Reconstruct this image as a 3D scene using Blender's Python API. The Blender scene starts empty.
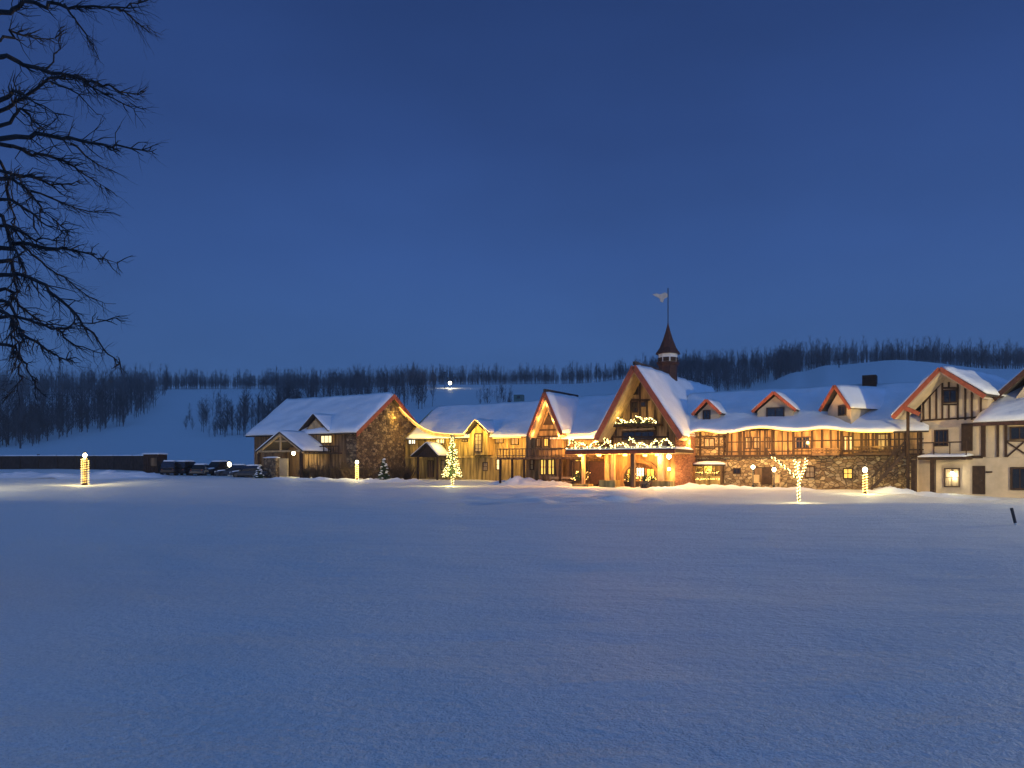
import bpy, math, random, bisect
import numpy as np
from mathutils import Vector, noise
R = random.Random(7)
C = bpy.context.scene.collection
sc = bpy.context.scene
PI = math.pi
CH = 1.6; F = 800.0; HX, HY = 512.0, 470.0      # eye height, focal length in px, horizon

# ---------------------------------------------------------------- camera
cam = bpy.data.cameras.new('camera'); camo = bpy.data.objects.new('camera', cam); C.objects.link(camo)
camo.location = (0, 0, CH); camo.rotation_euler = (PI/2, 0, 0)
cam.sensor_width = 36; cam.lens = 36*F/1024; cam.shift_y = (HY-384)/1024.0
cam.clip_start = 0.1; cam.clip_end = 9000
sc.camera = camo
# ---------------------------------------------------------------- world: blue-hour sky
def lin(r, g, b):
    f = lambda c: ((c/255)/12.92 if c/255 <= .04045 else (((c/255)+.055)/1.055)**2.4)
    return (f(r), f(g), f(b), 1)
w = bpy.data.worlds.new('World'); sc.world = w; w.use_nodes = True
nt = w.node_tree; N = nt.nodes; L = nt.links
bg = N['Background']
tc = N.new('ShaderNodeTexCoord'); sx = N.new('ShaderNodeSeparateXYZ'); L.new(tc.outputs['Generated'], sx.inputs[0])
cr = N.new('ShaderNodeValToRGB'); L.new(sx.outputs['Z'], cr.inputs[0])
el = cr.color_ramp.elements
stops = [(0.0, (65, 99, 151)), (0.10, (61, 95, 148)), (0.25, (52, 83, 141)), (0.38, (44, 71, 127)), (0.52, (37, 61, 113)), (0.75, (36, 64, 100)), (1.0, (38, 66, 96))]
el[0].position, el[0].color = stops[0][0], lin(*stops[0][1])
el[1].position, el[1].color = stops[-1][0], lin(*stops[-1][1])
for p, c in stops[1:-1]:
    e = el.new(p); e.color = lin(*c)
nz = N.new('ShaderNodeTexNoise'); nz.inputs['Scale'].default_value = 1.6; nz.inputs['Detail'].default_value = 4
mp = N.new('ShaderNodeMapping'); mp.inputs['Scale'].default_value = (1, 1, 2.6)
L.new(tc.outputs['Generated'], mp.inputs[0]); L.new(mp.outputs[0], nz.inputs['Vector'])
mr = N.new('ShaderNodeMapRange'); L.new(nz.outputs['Fac'], mr.inputs[0])
mr.inputs[1].default_value = .3; mr.inputs[2].default_value = .7; mr.inputs[3].default_value = .86; mr.inputs[4].default_value = 1.14
mx = N.new('ShaderNodeVectorMath'); mx.operation = 'SCALE'
L.new(cr.outputs[0], mx.inputs[0]); L.new(mr.outputs[0], mx.inputs['Scale'])
dt = N.new('ShaderNodeVectorMath'); dt.operation = 'DOT_PRODUCT'; dt.inputs[1].default_value = (.35, -.92, .15); L.new(tc.outputs['Generated'], dt.inputs[0])
m2 = N.new('ShaderNodeMapRange'); m2.interpolation_type = 'SMOOTHSTEP'; L.new(dt.outputs['Value'], m2.inputs[0]); m2.inputs[1].default_value = -.3; m2.inputs[2].default_value = 1; m2.inputs[3].default_value = 1; m2.inputs[4].default_value = 3.9
mx2 = N.new('ShaderNodeVectorMath'); mx2.operation = 'SCALE'; L.new(mx.outputs[0], mx2.inputs[0]); L.new(m2.outputs[0], mx2.inputs['Scale']); L.new(mx2.outputs[0], bg.inputs[0])
bg.inputs[1].default_value = 1.0
vs = sc.view_settings; vs.view_transform = 'Standard'; vs.look = 'None'; vs.exposure = 0; vs.gamma = 1; vs.use_curve_mapping = False
sc.cycles.use_denoising = True; sc.cycles.sample_clamp_indirect = 2.0; sc.cycles.max_bounces = 5
sc.cycles.use_light_tree = True; sc.cycles.caustics_reflective = False; sc.cycles.caustics_refractive = False

# ---------------------------------------------------------------- materials
def mat(name, col, rough=.8, noise_sc=None, var=.25, bump=0, bsc=None, stretch=(1, 1, 1), metal=0, spec=.3):
    m = bpy.data.materials.new(name); m.use_nodes = True
    t = m.node_tree; n = t.nodes; l = t.links; b = n['Principled BSDF']
    b.inputs['Base Color'].default_value = (*col, 1); b.inputs['Roughness'].default_value = rough
    b.inputs['Metallic'].default_value = metal; b.inputs['Specular IOR Level'].default_value = spec
    tcn = n.new('ShaderNodeTexCoord'); mpn = n.new('ShaderNodeMapping'); mpn.inputs['Scale'].default_value = stretch
    l.new(tcn.outputs['Object'], mpn.inputs[0])
    if noise_sc:
        no = n.new('ShaderNodeTexNoise'); no.inputs['Scale'].default_value = noise_sc; no.inputs['Detail'].default_value = 5
        l.new(mpn.outputs[0], no.inputs['Vector'])
        r = n.new('ShaderNodeValToRGB'); l.new(no.outputs['Fac'], r.inputs[0])
        r.color_ramp.elements[0].position = .3; r.color_ramp.elements[1].position = .7
        r.color_ramp.elements[0].color = (*[c*(1-var) for c in col], 1); r.color_ramp.elements[1].color = (*[min(1, c*(1+var)) for c in col], 1)
        l.new(r.outputs[0], b.inputs['Base Color'])
    if bump:
        no2 = n.new('ShaderNodeTexNoise'); no2.inputs['Scale'].default_value = bsc or 8; no2.inputs['Detail'].default_value = 6
        l.new(mpn.outputs[0], no2.inputs['Vector'])
        bn = n.new('ShaderNodeBump'); bn.inputs['Strength'].default_value = 1; bn.inputs['Distance'].default_value = bump
        l.new(no2.outputs['Fac'], bn.inputs['Height']); l.new(bn.outputs[0], b.inputs['Normal'])
    return m
def emit(name, col, s, sample=False):
    m = bpy.data.materials.new(name); m.use_nodes = True
    b = m.node_tree.nodes['Principled BSDF']; b.inputs['Base Color'].default_value = (*col, 1)
    b.inputs['Emission Color'].default_value = (*col, 1); b.inputs['Emission Strength'].default_value = s
    m.cycles.emission_sampling = 'AUTO' if sample else 'NONE'
    return m
M = {}
M['snow'] = mat('snow', (.80, .83, .90), .65, .25, .03, .03, 6)
M['roofsnow'] = mat('roof_snow', (.82, .84, .86), .65, .6, .06, .05, 2.5)
M['board'] = mat('weathered_board', (.30, .18, .08), .8, 3.2, .75, .01, 12, (1, 1, .15))
M['brown'] = mat('brown_board', (.17, .10, .05), .8, 3, .6, .01, 12, (1, 1, .15))
M['ochre'] = mat('ochre_board', (.43, .30, .09), .8, 2.6, .7, .01, 10, (1, 1, .12))
M['timber'] = mat('dark_timber', (.045, .024, .015), .8, 4, .4)
M['red'] = mat('red_trim', (.34, .085, .042), .6, 3, .25)
M['cream'] = mat('cream_render', (.56, .44, .30), .85, 1.2, .16, .01, 20)
M['shingle'] = mat('roof_shingle', (.05, .04, .038), .9, 8, .4)
M['soffit'] = mat('pale_soffit_board', (.50, .33, .16), .8, 3, .3, 0, None, (1, 1, .4))
M['white'] = mat('white_paint', (.75, .72, .66), .7, 3, .1)
M['metal'] = mat('dark_metal', (.03, .03, .035), .45, 5, .2)
M['glass'] = mat('dark_glass', (.012, .014, .02), .12, 2, .3, spec=.6)
M['curtain'] = mat('curtained_glass', (.33, .25, .15), .5, 6, .5, 0, None, (3, 3, .3))
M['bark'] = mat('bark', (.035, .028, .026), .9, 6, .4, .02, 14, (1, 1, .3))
M['farbark'] = mat('far_bark', (.13, .105, .095), .9, .12, .6)  # bark colour lightened to stand for haze over the distant trees
M['needle'] = mat('evergreen_needle', (.022, .045, .02), .8, 3, .5)
M['twig'] = mat('dry_twig', (.10, .065, .035), .85, 4, .4)
M['carpaint'] = mat('black_car_paint', (.012, .013, .018), .3, 3, .2)
M['carblue'] = mat('grey_car_paint', (.05, .055, .065), .3, 3, .2)
M['rubber'] = mat('rubber', (.015, .015, .015), .9, 5, .2)
M['copper'] = mat('dark_copper_shingle', (.065, .028, .02), .7, 6, .4)
M['hut'] = mat('green_hut', (.16, .20, .15), .8, 2, .2)
M['lit'] = emit('lit_window', (1, .80, .38), 1.3)
M['litw'] = emit('lit_pale_window', (1, .93, .72), 1.6)
M['lity'] = emit('lit_yellow_window', (1, .66, .12), .9)
M['bulb'] = emit('warm_bulb', (1, .64, .17), 5)
M['bulbw'] = emit('pale_bulb', (1, .78, .30), 6)
M['rope'] = emit('rope_light', (1, .52, .13), 2.6)
M['globe'] = emit('globe_lamp', (1, .86, .55), 12)
M['dimcurtain'] = emit('dim_curtain', (.6, .5, .3), .35)
def stone_mat(name, c1, c2, c3, sc_=2.2):
    m = bpy.data.materials.new(name); m.use_nodes = True
    t = m.node_tree; n = t.nodes; l = t.links; b = n['Principled BSDF']; b.inputs['Roughness'].default_value = .85
    tcn = n.new('ShaderNodeTexCoord'); mpn = n.new('ShaderNodeMapping'); mpn.inputs['Scale'].default_value = (1, 1, 1.5)
    l.new(tcn.outputs['Object'], mpn.inputs[0])
    v = n.new('ShaderNodeTexVoronoi'); v.inputs['Scale'].default_value = sc_; l.new(mpn.outputs[0], v.inputs['Vector'])
    s = n.new('ShaderNodeSeparateColor'); l.new(v.outputs['Color'], s.inputs[0])
    r = n.new('ShaderNodeValToRGB'); l.new(s.outputs[0], r.inputs[0])
    e = r.color_ramp.elements; e[0].color = (*c1, 1); e[1].color = (*c3, 1); k = e.new(.5); k.color = (*c2, 1)
    v2 = n.new('ShaderNodeTexVoronoi'); v2.feature = 'DISTANCE_TO_EDGE'; v2.inputs['Scale'].default_value = sc_; l.new(mpn.outputs[0], v2.inputs['Vector'])
    q = n.new('ShaderNodeMapRange'); q.inputs[2].default_value = .10; l.new(v2.outputs['Distance'], q.inputs[0])
    mm = n.new('ShaderNodeMix'); mm.data_type = 'RGBA'; l.new(q.outputs[0], mm.inputs['Factor'])
    mm.inputs['A'].default_value = (c1[0]*.4, c1[1]*.4, c1[2]*.4, 1); l.new(r.outputs[0], mm.inputs['B']); l.new(mm.outputs['Result'], b.inputs['Base Color'])
    bn = n.new('ShaderNodeBump'); bn.inputs['Distance'].default_value = .06; l.new(q.outputs[0], bn.inputs['Height']); l.new(bn.outputs[0], b.inputs['Normal'])
    return m
M['stone'] = stone_mat('field_stone', (.07, .04, .025), (.17, .105, .055), (.33, .23, .13))
M['stone2'] = stone_mat('tan_stone', (.18, .11, .055), (.36, .25, .12), (.55, .42, .23), 2.6)
# snow ground: grain + sparkle bumps
def ground_snow():
    m = bpy.data.materials.new('ground_snow'); m.use_nodes = True
    t = m.node_tree; n = t.nodes; l = t.links; b = n['Principled BSDF']
    b.inputs['Base Color'].default_value = (.78, .81, .88, 1); b.inputs['Roughness'].default_value = .6; b.inputs['Specular IOR Level'].default_value = .25
    tcn = n.new('ShaderNodeTexCoord'); prev = None
    for s_, d_, det in ((45, .03, 3), (9, .06, 4), (1.3, .16, 4), (.22, .5, 3)):
        no = n.new('ShaderNodeTexNoise'); no.inputs['Scale'].default_value = s_; no.inputs['Detail'].default_value = det
        if s_ < 5:
            q = n.new('ShaderNodeMapping'); q.inputs['Scale'].default_value = (.45, 1, 1); l.new(tcn.outputs['Object'], q.inputs[0]); l.new(q.outputs[0], no.inputs['Vector'])
        else: l.new(tcn.outputs['Object'], no.inputs['Vector'])
        bn = n.new('ShaderNodeBump'); bn.inputs['Strength'].default_value = .8; bn.inputs['Distance'].default_value = d_
        l.new(no.outputs['Fac'], bn.inputs['Height'])
        if prev: l.new(prev.outputs[0], bn.inputs['Normal'])
        prev = bn
    l.new(prev.outputs[0], b.inputs['Normal'])
    no = n.new('ShaderNodeTexNoise'); no.inputs['Scale'].default_value = 30; no.inputs['Detail'].default_value = 8; no.inputs['Roughness'].default_value = .7; l.new(tcn.outputs['Object'], no.inputs['Vector'])
    r = n.new('ShaderNodeValToRGB'); l.new(no.outputs['Fac'], r.inputs[0]); e = r.color_ramp.elements; e[0].position = .35; e[1].position = .65; e[0].color = (.66, .68, .69, 1); e[1].color = (.90, .91, .90, 1)
    l.new(r.outputs[0], b.inputs['Base Color'])
    return m
M['ground'] = ground_snow()

# ---------------------------------------------------------------- mesh helpers
ORG = {}
class MB:
    def __init__(s): s.v = []; s.f = []; s.sm = False
    def add(s, vs, fs):
        o = len(s.v); s.v += [tuple(p) for p in vs]; s.f += [tuple(i+o for i in f) for f in fs]; return s
    def hexa(s, p):   # 8 points: bottom 4 ccw, top 4
        return s.add(p, [(3,2,1,0),(4,5,6,7),(0,1,5,4),(1,2,6,5),(2,3,7,6),(3,0,4,7)])
    def prism(s, a, b):     # two matching rings
        n = len(a); return s.add(list(a)+list(b), [tuple(range(n))[::-1], tuple(range(n, 2*n))]+[(i,(i+1)%n,n+(i+1)%n,n+i) for i in range(n)])
    def tube(s, pts, rad, k=6, cap=True):
        pts = [Vector(p) for p in pts]; n = len(pts); o = len(s.v)
        for i, p in enumerate(pts):
            d = (pts[min(i+1, n-1)]-pts[max(i-1, 0)]); d = d.normalized() if d.length > 1e-9 else Vector((0,0,1))
            a = d.orthogonal().normalized() if abs(d.z) > .9 else d.cross(Vector((0,0,1))).normalized(); b = d.cross(a)
            r = rad[i] if isinstance(rad, (list, tuple)) else rad
            for j in range(k):
                t = 2*PI*j/k; s.v.append(tuple(p+a*(r*math.cos(t))+b*(r*math.sin(t))))
        for i in range(n-1):
            for j in range(k):
                s.f.append((o+i*k+j, o+i*k+(j+1)%k, o+(i+1)*k+(j+1)%k, o+(i+1)*k+j))
        if cap: s.f.append(tuple(o+j for j in range(k))[::-1]); s.f.append(tuple(o+(n-1)*k+j for j in range(k)))
        return s
    def lathe(s, c, prof, k=12, sxy=(1, 1)):
        o = len(s.v)
        for r, z in prof:
            for j in range(k):
                t = 2*PI*j/k; s.v.append((c[0]+r*sxy[0]*math.cos(t), c[1]+r*sxy[1]*math.sin(t), c[2]+z))
        for i in range(len(prof)-1):
            for j in range(k): s.f.append((o+i*k+j, o+i*k+(j+1)%k, o+(i+1)*k+(j+1)%k, o+(i+1)*k+j))
        s.f.append(tuple(o+j for j in range(k))[::-1]); s.f.append(tuple(o+(len(prof)-1)*k+j for j in range(k)))
        return s
    def ball(s, c, r, k=6):
        m = max(3, k//2)
        return s.lathe(c, [(max(1e-3, r*math.sin(PI*i/m)), -r*math.cos(PI*i/m)) for i in range(m+1)], k)
    def build(s, name, m, parent=None, smooth=False):
        me = bpy.data.meshes.new(name); o0 = ORG.get(parent.name, Vector((0,0,0))) if parent else Vector((0,0,0))
        a = np.array(s.v, dtype=np.float64)-np.array(o0)
        me.from_pydata(a.tolist(), [], s.f); me.materials.append(m); me.update()
        if smooth: me.polygons.foreach_set('use_smooth', [True]*len(me.polygons))
        o = bpy.data.objects.new(name, me); C.objects.link(o)
        if parent: o.parent = parent; ORG[o.name] = o0
        return o
def tag(o, label=None, cat=None, group=None, kind=None):
    if label: o['label'] = label
    if cat: o['category'] = cat
    if group: o['group'] = group
    if kind: o['kind'] = kind
    return o
def empty(name, loc, label=None, cat=None, group=None):
    o = bpy.data.objects.new(name, None); C.objects.link(o); o.location = loc; o.empty_display_size = .5
    ORG[o.name] = Vector(loc); return tag(o, label, cat, group)
def copy_tree(o, parent=None):
    c = o.copy(); C.objects.link(c)
    if parent: c.parent = parent
    for ch in [x for x in KIDS(o)]: copy_tree(ch, c)
    return c
def KIDS(o): return [x for x in C.objects if x.parent == o]
KL = 5.0
def lamp(name, loc, power, col, parent=None, r=.15, kind='POINT'):
    l = bpy.data.lights.new(name, kind); l.energy = power*KL; l.color = col; l.shadow_soft_size = r
    o = bpy.data.objects.new(name, l); C.objects.link(o)
    if parent: o.parent = parent; o.location = Vector(loc)-ORG.get(parent.name, Vector((0,0,0)))
    else: o.location = loc
    return o

class Frame:
    def __init__(s, ox, oy, deg):
        a = math.radians(deg); s.o = Vector((ox, oy, 0)); s.d = Vector((math.cos(a), -math.sin(a), 0)); s.n = Vector((math.sin(a), math.cos(a), 0))
    def p(s, u, v, z): return s.o+s.d*u+s.n*v+Vector((0, 0, z))
    def hit(s, px, py, v=0.0):
        r = Vector(((px-HX)/F, 1, (HY-py)/F)); t = (v+s.o.dot(s.n))/r.dot(s.n)
        q = r*t; return (q-s.o).dot(s.d), CH+q.z
    def U(s, px, v=0.0): return s.hit(px, HY, v)[0]
    def Z(s, px, py, v=0.0): return s.hit(px, py, v)[1]
    def sub(s, u, v, deg):
        q = s.p(u, v, 0); f = Frame(q.x, q.y, 0); a = math.atan2(-s.d.y, s.d.x)+math.radians(deg)
        f.d = Vector((math.cos(a), -math.sin(a), 0)); f.n = Vector((math.sin(a), math.cos(a), 0)); return f
def fbox(mb, f, u0, u1, v0, v1, z0, z1):
    P = f.p; return mb.hexa([P(u0,v0,z0),P(u1,v0,z0),P(u1,v1,z0),P(u0,v1,z0),P(u0,v0,z1),P(u1,v0,z1),P(u1,v1,z1),P(u0,v1,z1)])
def poly_uz(mb, f, pts, v0, v1): return mb.prism([f.p(u, v0, z) for u, z in pts], [f.p(u, v1, z) for u, z in pts])
def poly_vz(mb, f, pts, u0, u1): return mb.prism([f.p(u0, v, z) for v, z in pts], [f.p(u1, v, z) for v, z in pts])
def bar(mb, f, a, b, wd, v0, v1):      # a bar in the facade plane from a to b (u,z)
    dx, dz = b[0]-a[0], b[1]-a[1]; l = math.hypot(dx, dz); nx, nz_ = -dz/l*wd/2, dx/l*wd/2
    return poly_uz(mb, f, [(a[0]+nx, a[1]+nz_), (b[0]+nx, b[1]+nz_), (b[0]-nx, b[1]-nz_), (a[0]-nx, a[1]-nz_)], v0, v1)
def slab(c, th, nu=2, nv=2, lift=0, off=None, rnd=0, amp=0, seed=0, mb=None):
    """thick sheet over the quad c=[p00,p10,p11,p01]; s runs p00->p10 (eave), t runs towards the ridge"""
    mb = mb or MB(); c = [Vector(x) for x in c]
    nrm = (c[1]-c[0]).cross(c[3]-c[0]).normalized()
    if nrm.z < 0: nrm = -nrm
    lu = (c[1]-c[0]).length; lv = (c[3]-c[0]).length; top = []; bot = []
    for j in range(nv+1):
        for i in range(nu+1):
            s_, t_ = i/nu, j/nv
            q = (c[0]*(1-s_)+c[1]*s_)*(1-t_)+(c[3]*(1-s_)+c[2]*s_)*t_
            if off: q = q+Vector((0, 0, off(s_, t_)))
            b = q+nrm*lift; e = 1
            if rnd:
                dd = min(min(s_, 1-s_)*lu, t_*lv)
                e = .35+.65*math.sqrt(min(1, dd/rnd))
            a = 1
            if amp: e *= 1+amp*noise.noise(Vector((q.x*.7+seed, q.y*.7, q.z*.7)))+amp*.5*noise.noise(Vector((q.x*2.3+seed, q.y*2.3, q.z*2.3)))
            bot.append(b); top.append(b+nrm*(th*e))
    o = len(bot); idx = lambda i, j: j*(nu+1)+i; fs = []
    for j in range(nv):
        for i in range(nu):
            a, b, d, e = idx(i,j), idx(i+1,j), idx(i+1,j+1), idx(i,j+1)
            fs.append((o+a, o+b, o+d, o+e)); fs.append((e, d, b, a))
    for i in range(nu):
        a, b = idx(i,0), idx(i+1,0); fs.append((a, b, o+b, o+a)); a, b = idx(i,nv), idx(i+1,nv); fs.append((b, a, o+a, o+b))
    for j in range(nv):
        a, b = idx(0,j), idx(0,j+1); fs.append((b, a, o+a, o+b)); a, b = idx(nu,j), idx(nu,j+1); fs.append((a, b, o+b, o+a))
    return mb.add(bot+top, fs)
SEED = [0]
def roof_pair(parent, quads, th=.16, sn=.32, off=None, trim=None):
    """a roof part (dark) with its blanket of snow above"""
    r = MB(); s = MB()
    for k, q in enumerate(quads):
        SEED[0] += 11; lu = (Vector(q[1])-Vector(q[0])).length; lv = (Vector(q[3])-Vector(q[0])).length
        fn = off if k == 0 else None
        nu, nv = max(4, int(lu/.5)), max(4, int(lv/.4))
        slab(q, th, nu if fn else 1, nv if fn else 1, 0, fn, mb=r)
        slab(q, sn, nu, nv, th+.005, fn, .5, .42, SEED[0], mb=s)
    ro = r.build('roof', M['shingle'], parent); so = s.build('snow_cover', M['roofsnow'], ro, True)
    return ro
def win(f, x0, y0, x1, y1, v, parent, pane='glass', frame='timber', bars=(1, 0), name='window', fw=.09):
    """window seen at pixel box on the wall plane v of frame f"""
    ua, za = f.hit(x0, y1, v); ub, zb = f.hit(x1, y0, v)
    return winu(f, ua, ub, za, zb, v, parent, pane, frame, bars, name, fw)
def winu(f, ua, ub, za, zb, v, parent, pane='glass', frame='timber', bars=(1, 0), name='window', fw=.09):
    m = MB(); t = .09
    fbox(m, f, ua, ub, v-t, v-.004, za, za+fw); fbox(m, f, ua, ub, v-t, v-.004, zb-fw, zb)
    fbox(m, f, ua, ua+fw, v-t, v-.004, za+fw, zb-fw); fbox(m, f, ub-fw, ub, v-t, v-.004, za+fw, zb-fw)
    for k in range(bars[0]):
        c = ua+(ub-ua)*(k+1)/(bars[0]+1); fbox(m, f, c-.03, c+.03, v-.07, v-.045, za+fw, zb-fw)
    for k in range(bars[1]):
        c = za+(zb-za)*(k+1)/(bars[1]+1); fbox(m, f, ua+fw, ub-fw, v-.067, v-.042, c-.025, c+.025)
    w_ = m.build(name, M[frame], parent)
    p = MB(); fbox(p, f, ua+fw, ub-fw, v-.04, v-.006, za+fw, zb-fw); p.build('pane', M[pane], w_)
    return w_
def door(f, x0, y0, x1, y1, v, parent, m='brown'):
    ua, za = f.hit(x0, y1, v); ub, zb = f.hit(x1, y0, v)
    a = MB(); fbox(a, f, ua, ub, v-.06, v-.004, za, zb)
    d = a.build('door', M[m], parent)
    h = MB(); h.ball(f.p(ub-.12, v-.1, (za+zb)/2), .045); h.build('handle', M['metal'], d)
    b = MB(); fbox(b, f, ua-.09, ua, v-.08, v-.004, za, zb+.09); fbox(b, f, ub, ub+.09, v-.08, v-.004, za, zb+.09); fbox(b, f, ua, ub, v-.08, v-.004, zb, zb+.09)
    b.build('door_frame', M['timber'], d); return d
def battens(mb, f, u0, u1, v, z0, zt, step=.42, wd=.07, th=.035):
    u = u0+.1
    while u < u1-.05:
        z1 = zt(u) if callable(zt) else zt
        if z1-z0 > .2: fbox(mb, f, u, u+wd, v-th, v+.01, z0, z1)
        u += step*R.uniform(.9, 1.1)
# ================================================================ TERRAIN
PXS = [-500, 0, 85, 200, 320, 440, 560, 700, 800, 900, 1000, 1100, 1500]
ROWS = [  # D, heights z ('z') or picture rows ('y')
 (0, 'z', [-.5]*13), (10, 'z', [-.5]*13), (18, 'z', [-.42]*13), (26, 'z', [-.18]*13),
 (34, 'z', [.18, .18, .17, .12, .08, .05, .05, .07, .09, .10, .12, .12, 0]),
 (38, 'z', [.08, .08, .06, .02, .0, -.05, -.05, -.05, -.02, .0, .0, .0, 0]),
 (45, 'z', [-.25, -.28, -.25, -.2, -.15, -.25, -.35, -.5, -.55, -.6, -.6, -.55, 0]),
 (54, 'z', [-.1, -.1, -.1, -.1, -.1, -.2, -.35, -.45, -.5, -.55, -.5, -.45, 0]),
 (60.5, 'z', [.2, .1, .05, .0, -.02, -.12, -.22, -.28, -.2, -.15, -.15, -.12, 0]),
 (64.5, 'z', [.3, .2, .12, .12, .12, .12, .10, .10, .06, -.04, -.1, -.1, 0]),
 (75, 'z', [.6, .2, .12, .3, .3, .12, .06, .05, .0, .0, 0, 0, 0]),
 (85, 'z', [1., .8, .75, .65, .55, .40, .15, .1, .1, .1, .1, .1, 0]),
 (95, 'z', [1.6, 1.35, 1.3, .95, .8, .45, .3, .3, .3, .3, .3, .3, 0]),
 (110, 'z', [2., 1.9, 1.9, 1.4, 1.2, 1., .8, .8, .8, .8, .8, .8, 0]),
 (150, 'y', [462, 462, 464, 466, 466, 466, 466, 466, 466, 466, 466, 466, 466]),
 (250, 'y', [440, 446, 440, 434, 430, 425, 422, 420, 412, 405, 408, 410, 440]),
 (350, 'y', [415, 424, 417, 409, 405, 397, 396, 397, 380, 366, 374, 378, 420]),
 (400, 'y', [405, 412, 406, 398, 397, 392, 391, 394, 373, 360.5, 368, 372, 410]),
 (450, 'y', [398, 402, 398, 393, 393, 387, 386, 386, 374, 366, 371, 374, 405]),
 (560, 'y', [390, 391, 389, 389, 388, 385, 383.5, 372, 364, 363, 365, 366, 400]),
 (640, 'y', [392, 392, 391, 391, 391, 388, 386, 375, 368, 366, 368, 369, 402]),
 (1000, 'y', [420]*13), (4500, 'y', [460]*13)]
EX = {250: (418, 408), 350: (396, 373), 400: (390, 366.5), 450: (388, 372), 560: (369, 364), 640: (371, 367)}
N_ = []
for D_, t_, v_ in ROWS:
    v_ = list(v_); a_ = (v_[7]+v_[8])/2; b_ = v_[8]*.7+v_[9]*.3
    if D_ in EX: a_, b_ = EX[D_]
    N_.append((D_, t_, v_[:8]+[a_, v_[8], b_]+v_[9:]))
ROWS = N_; PXS = PXS[:8]+[750, 800, 830]+PXS[9:]
RD = [r[0] for r in ROWS]
RZ = np.array([[v if r[1] == 'z' else CH+(HY-v)*r[0]/F for v in r[2]] for r in ROWS])
def sm(t): return t*t*(3-2*t)
def H(x, y):
    if y < 1: return -.5
    px = min(max(HX+F*x/y, PXS[0]), PXS[-1]); d = min(y, RD[-1]-1)
    i = min(max(bisect.bisect_right(PXS, px)-1, 0), len(PXS)-2); j = bisect.bisect_right(RD, d)-1
    s_ = sm(min(max((px-PXS[i])/(PXS[i+1]-PXS[i]), 0), 1)); t = (d-RD[j])/(RD[j+1]-RD[j])
    col = lambda jj: RZ[min(max(jj, 0), len(RD)-1)][i]*(1-s_)+RZ[min(max(jj, 0), len(RD)-1)][i+1]*s_
    a, b = col(j), col(j+1)
    # cubic hermite along distance with finite-difference slopes
    def slope(k):
        k0, k1 = max(k-1, 0), min(k+1, len(RD)-1); return (col(k1)-col(k0))/(RD[k1]-RD[k0])
    h_ = RD[j+1]-RD[j]; m0, m1 = slope(j)*h_, slope(j+1)*h_
    if d > 640: m0 = m1 = b-a
    z = (2*t**3-3*t**2+1)*a+(t**3-2*t**2+t)*m0+(-2*t**3+3*t**2)*b+(t**3-t**2)*m1
    return z
TRK = [(543, 497, 60), (575, 494, 60), (600, 500, 52), (620, 497, 55), (645, 503, 50), (560, 503, 48), (425, 512, 42), (470, 511, 42), (505, 507, 44), (450, 508, 44), (380, 510, 42)]
TR = []
for k in range(130):      # trampled hollows on the way to the entrance
    a = R.random(); px = 480+170*a+R.gauss(0, 12); D = 47+R.random()*14+R.gauss(0, 1); TR.append(((px-HX)/F*D, D, R.uniform(.5, 1.2), R.uniform(.03, .10)))
for k in range(60):
    a = R.random(); px = 360+170*a; D = 40+2.5*math.sin(a*5)+R.gauss(0, .5); TR.append(((px-HX)/F*D, D, R.uniform(.35, .6), R.uniform(.02, .05)))
def HG(x, y):
    z = H(x, y); r = math.hypot(x, y)
    z += .09*noise.noise(Vector((x*.10, y*.22, 3)))*min(1, r/6)+.03*noise.noise(Vector((x*.6, y*1.1, 9)))
    if r > 38: z += .12*noise.noise(Vector((x*.12, y*.25, 5)))*min(1, (r-38)/10)
    if r > 200: z += 1.0*noise.noise(Vector((x*.01, y*.01, 1)))
    if 36 < y < 66 and -12 < x < 12:
        for tx, ty, tr, td in TR:
            q = (((x-tx)*.55)**2+((y-ty)*.9)**2)/tr**2
            if q < 5: z += -td*math.exp(-q*2)+td*.6*math.exp(-(math.sqrt(q)-1.2)**2*6)
    return z
def terrain():
    ths = [math.radians(a) for a in np.concatenate([np.arange(-180, -42, 4), np.arange(-42, 42, .2), np.arange(42, 180, 4)])]
    rs = [.4]
    while rs[-1] < 4400: rs.append(rs[-1]*(1.035 if rs[-1] < 34 or rs[-1] > 120 else 1.009)+(.02 if rs[-1] < 5 else 0))
    v = [(0, 0, HG(0, .1))]; f = []; n = len(ths)
    for r in rs:
        for t in ths:
            x, y = r*math.sin(t), r*math.cos(t); v.append((x, y, HG(x, y)))
    for j in range(n): f.append((0, 1+(j+1) % n, 1+j))
    for i in range(len(rs)-1):
        for j in range(n):
            a = 1+i*n+j; b = 1+i*n+(j+1) % n; f.append((a, b, b+n, a+n))
    m = MB(); m.v = v; m.f = f
    tag(m.build('snowy_ground', M['ground'], None, True), kind='structure', label='smooth snow covered field rising to hills')
terrain()
def G(px, D): x = (px-HX)/F*D; return Vector((x, D, H(x, D)))
def ybase(px, D): p = G(px, D); return HY-(p.z-CH)*F/D

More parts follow.
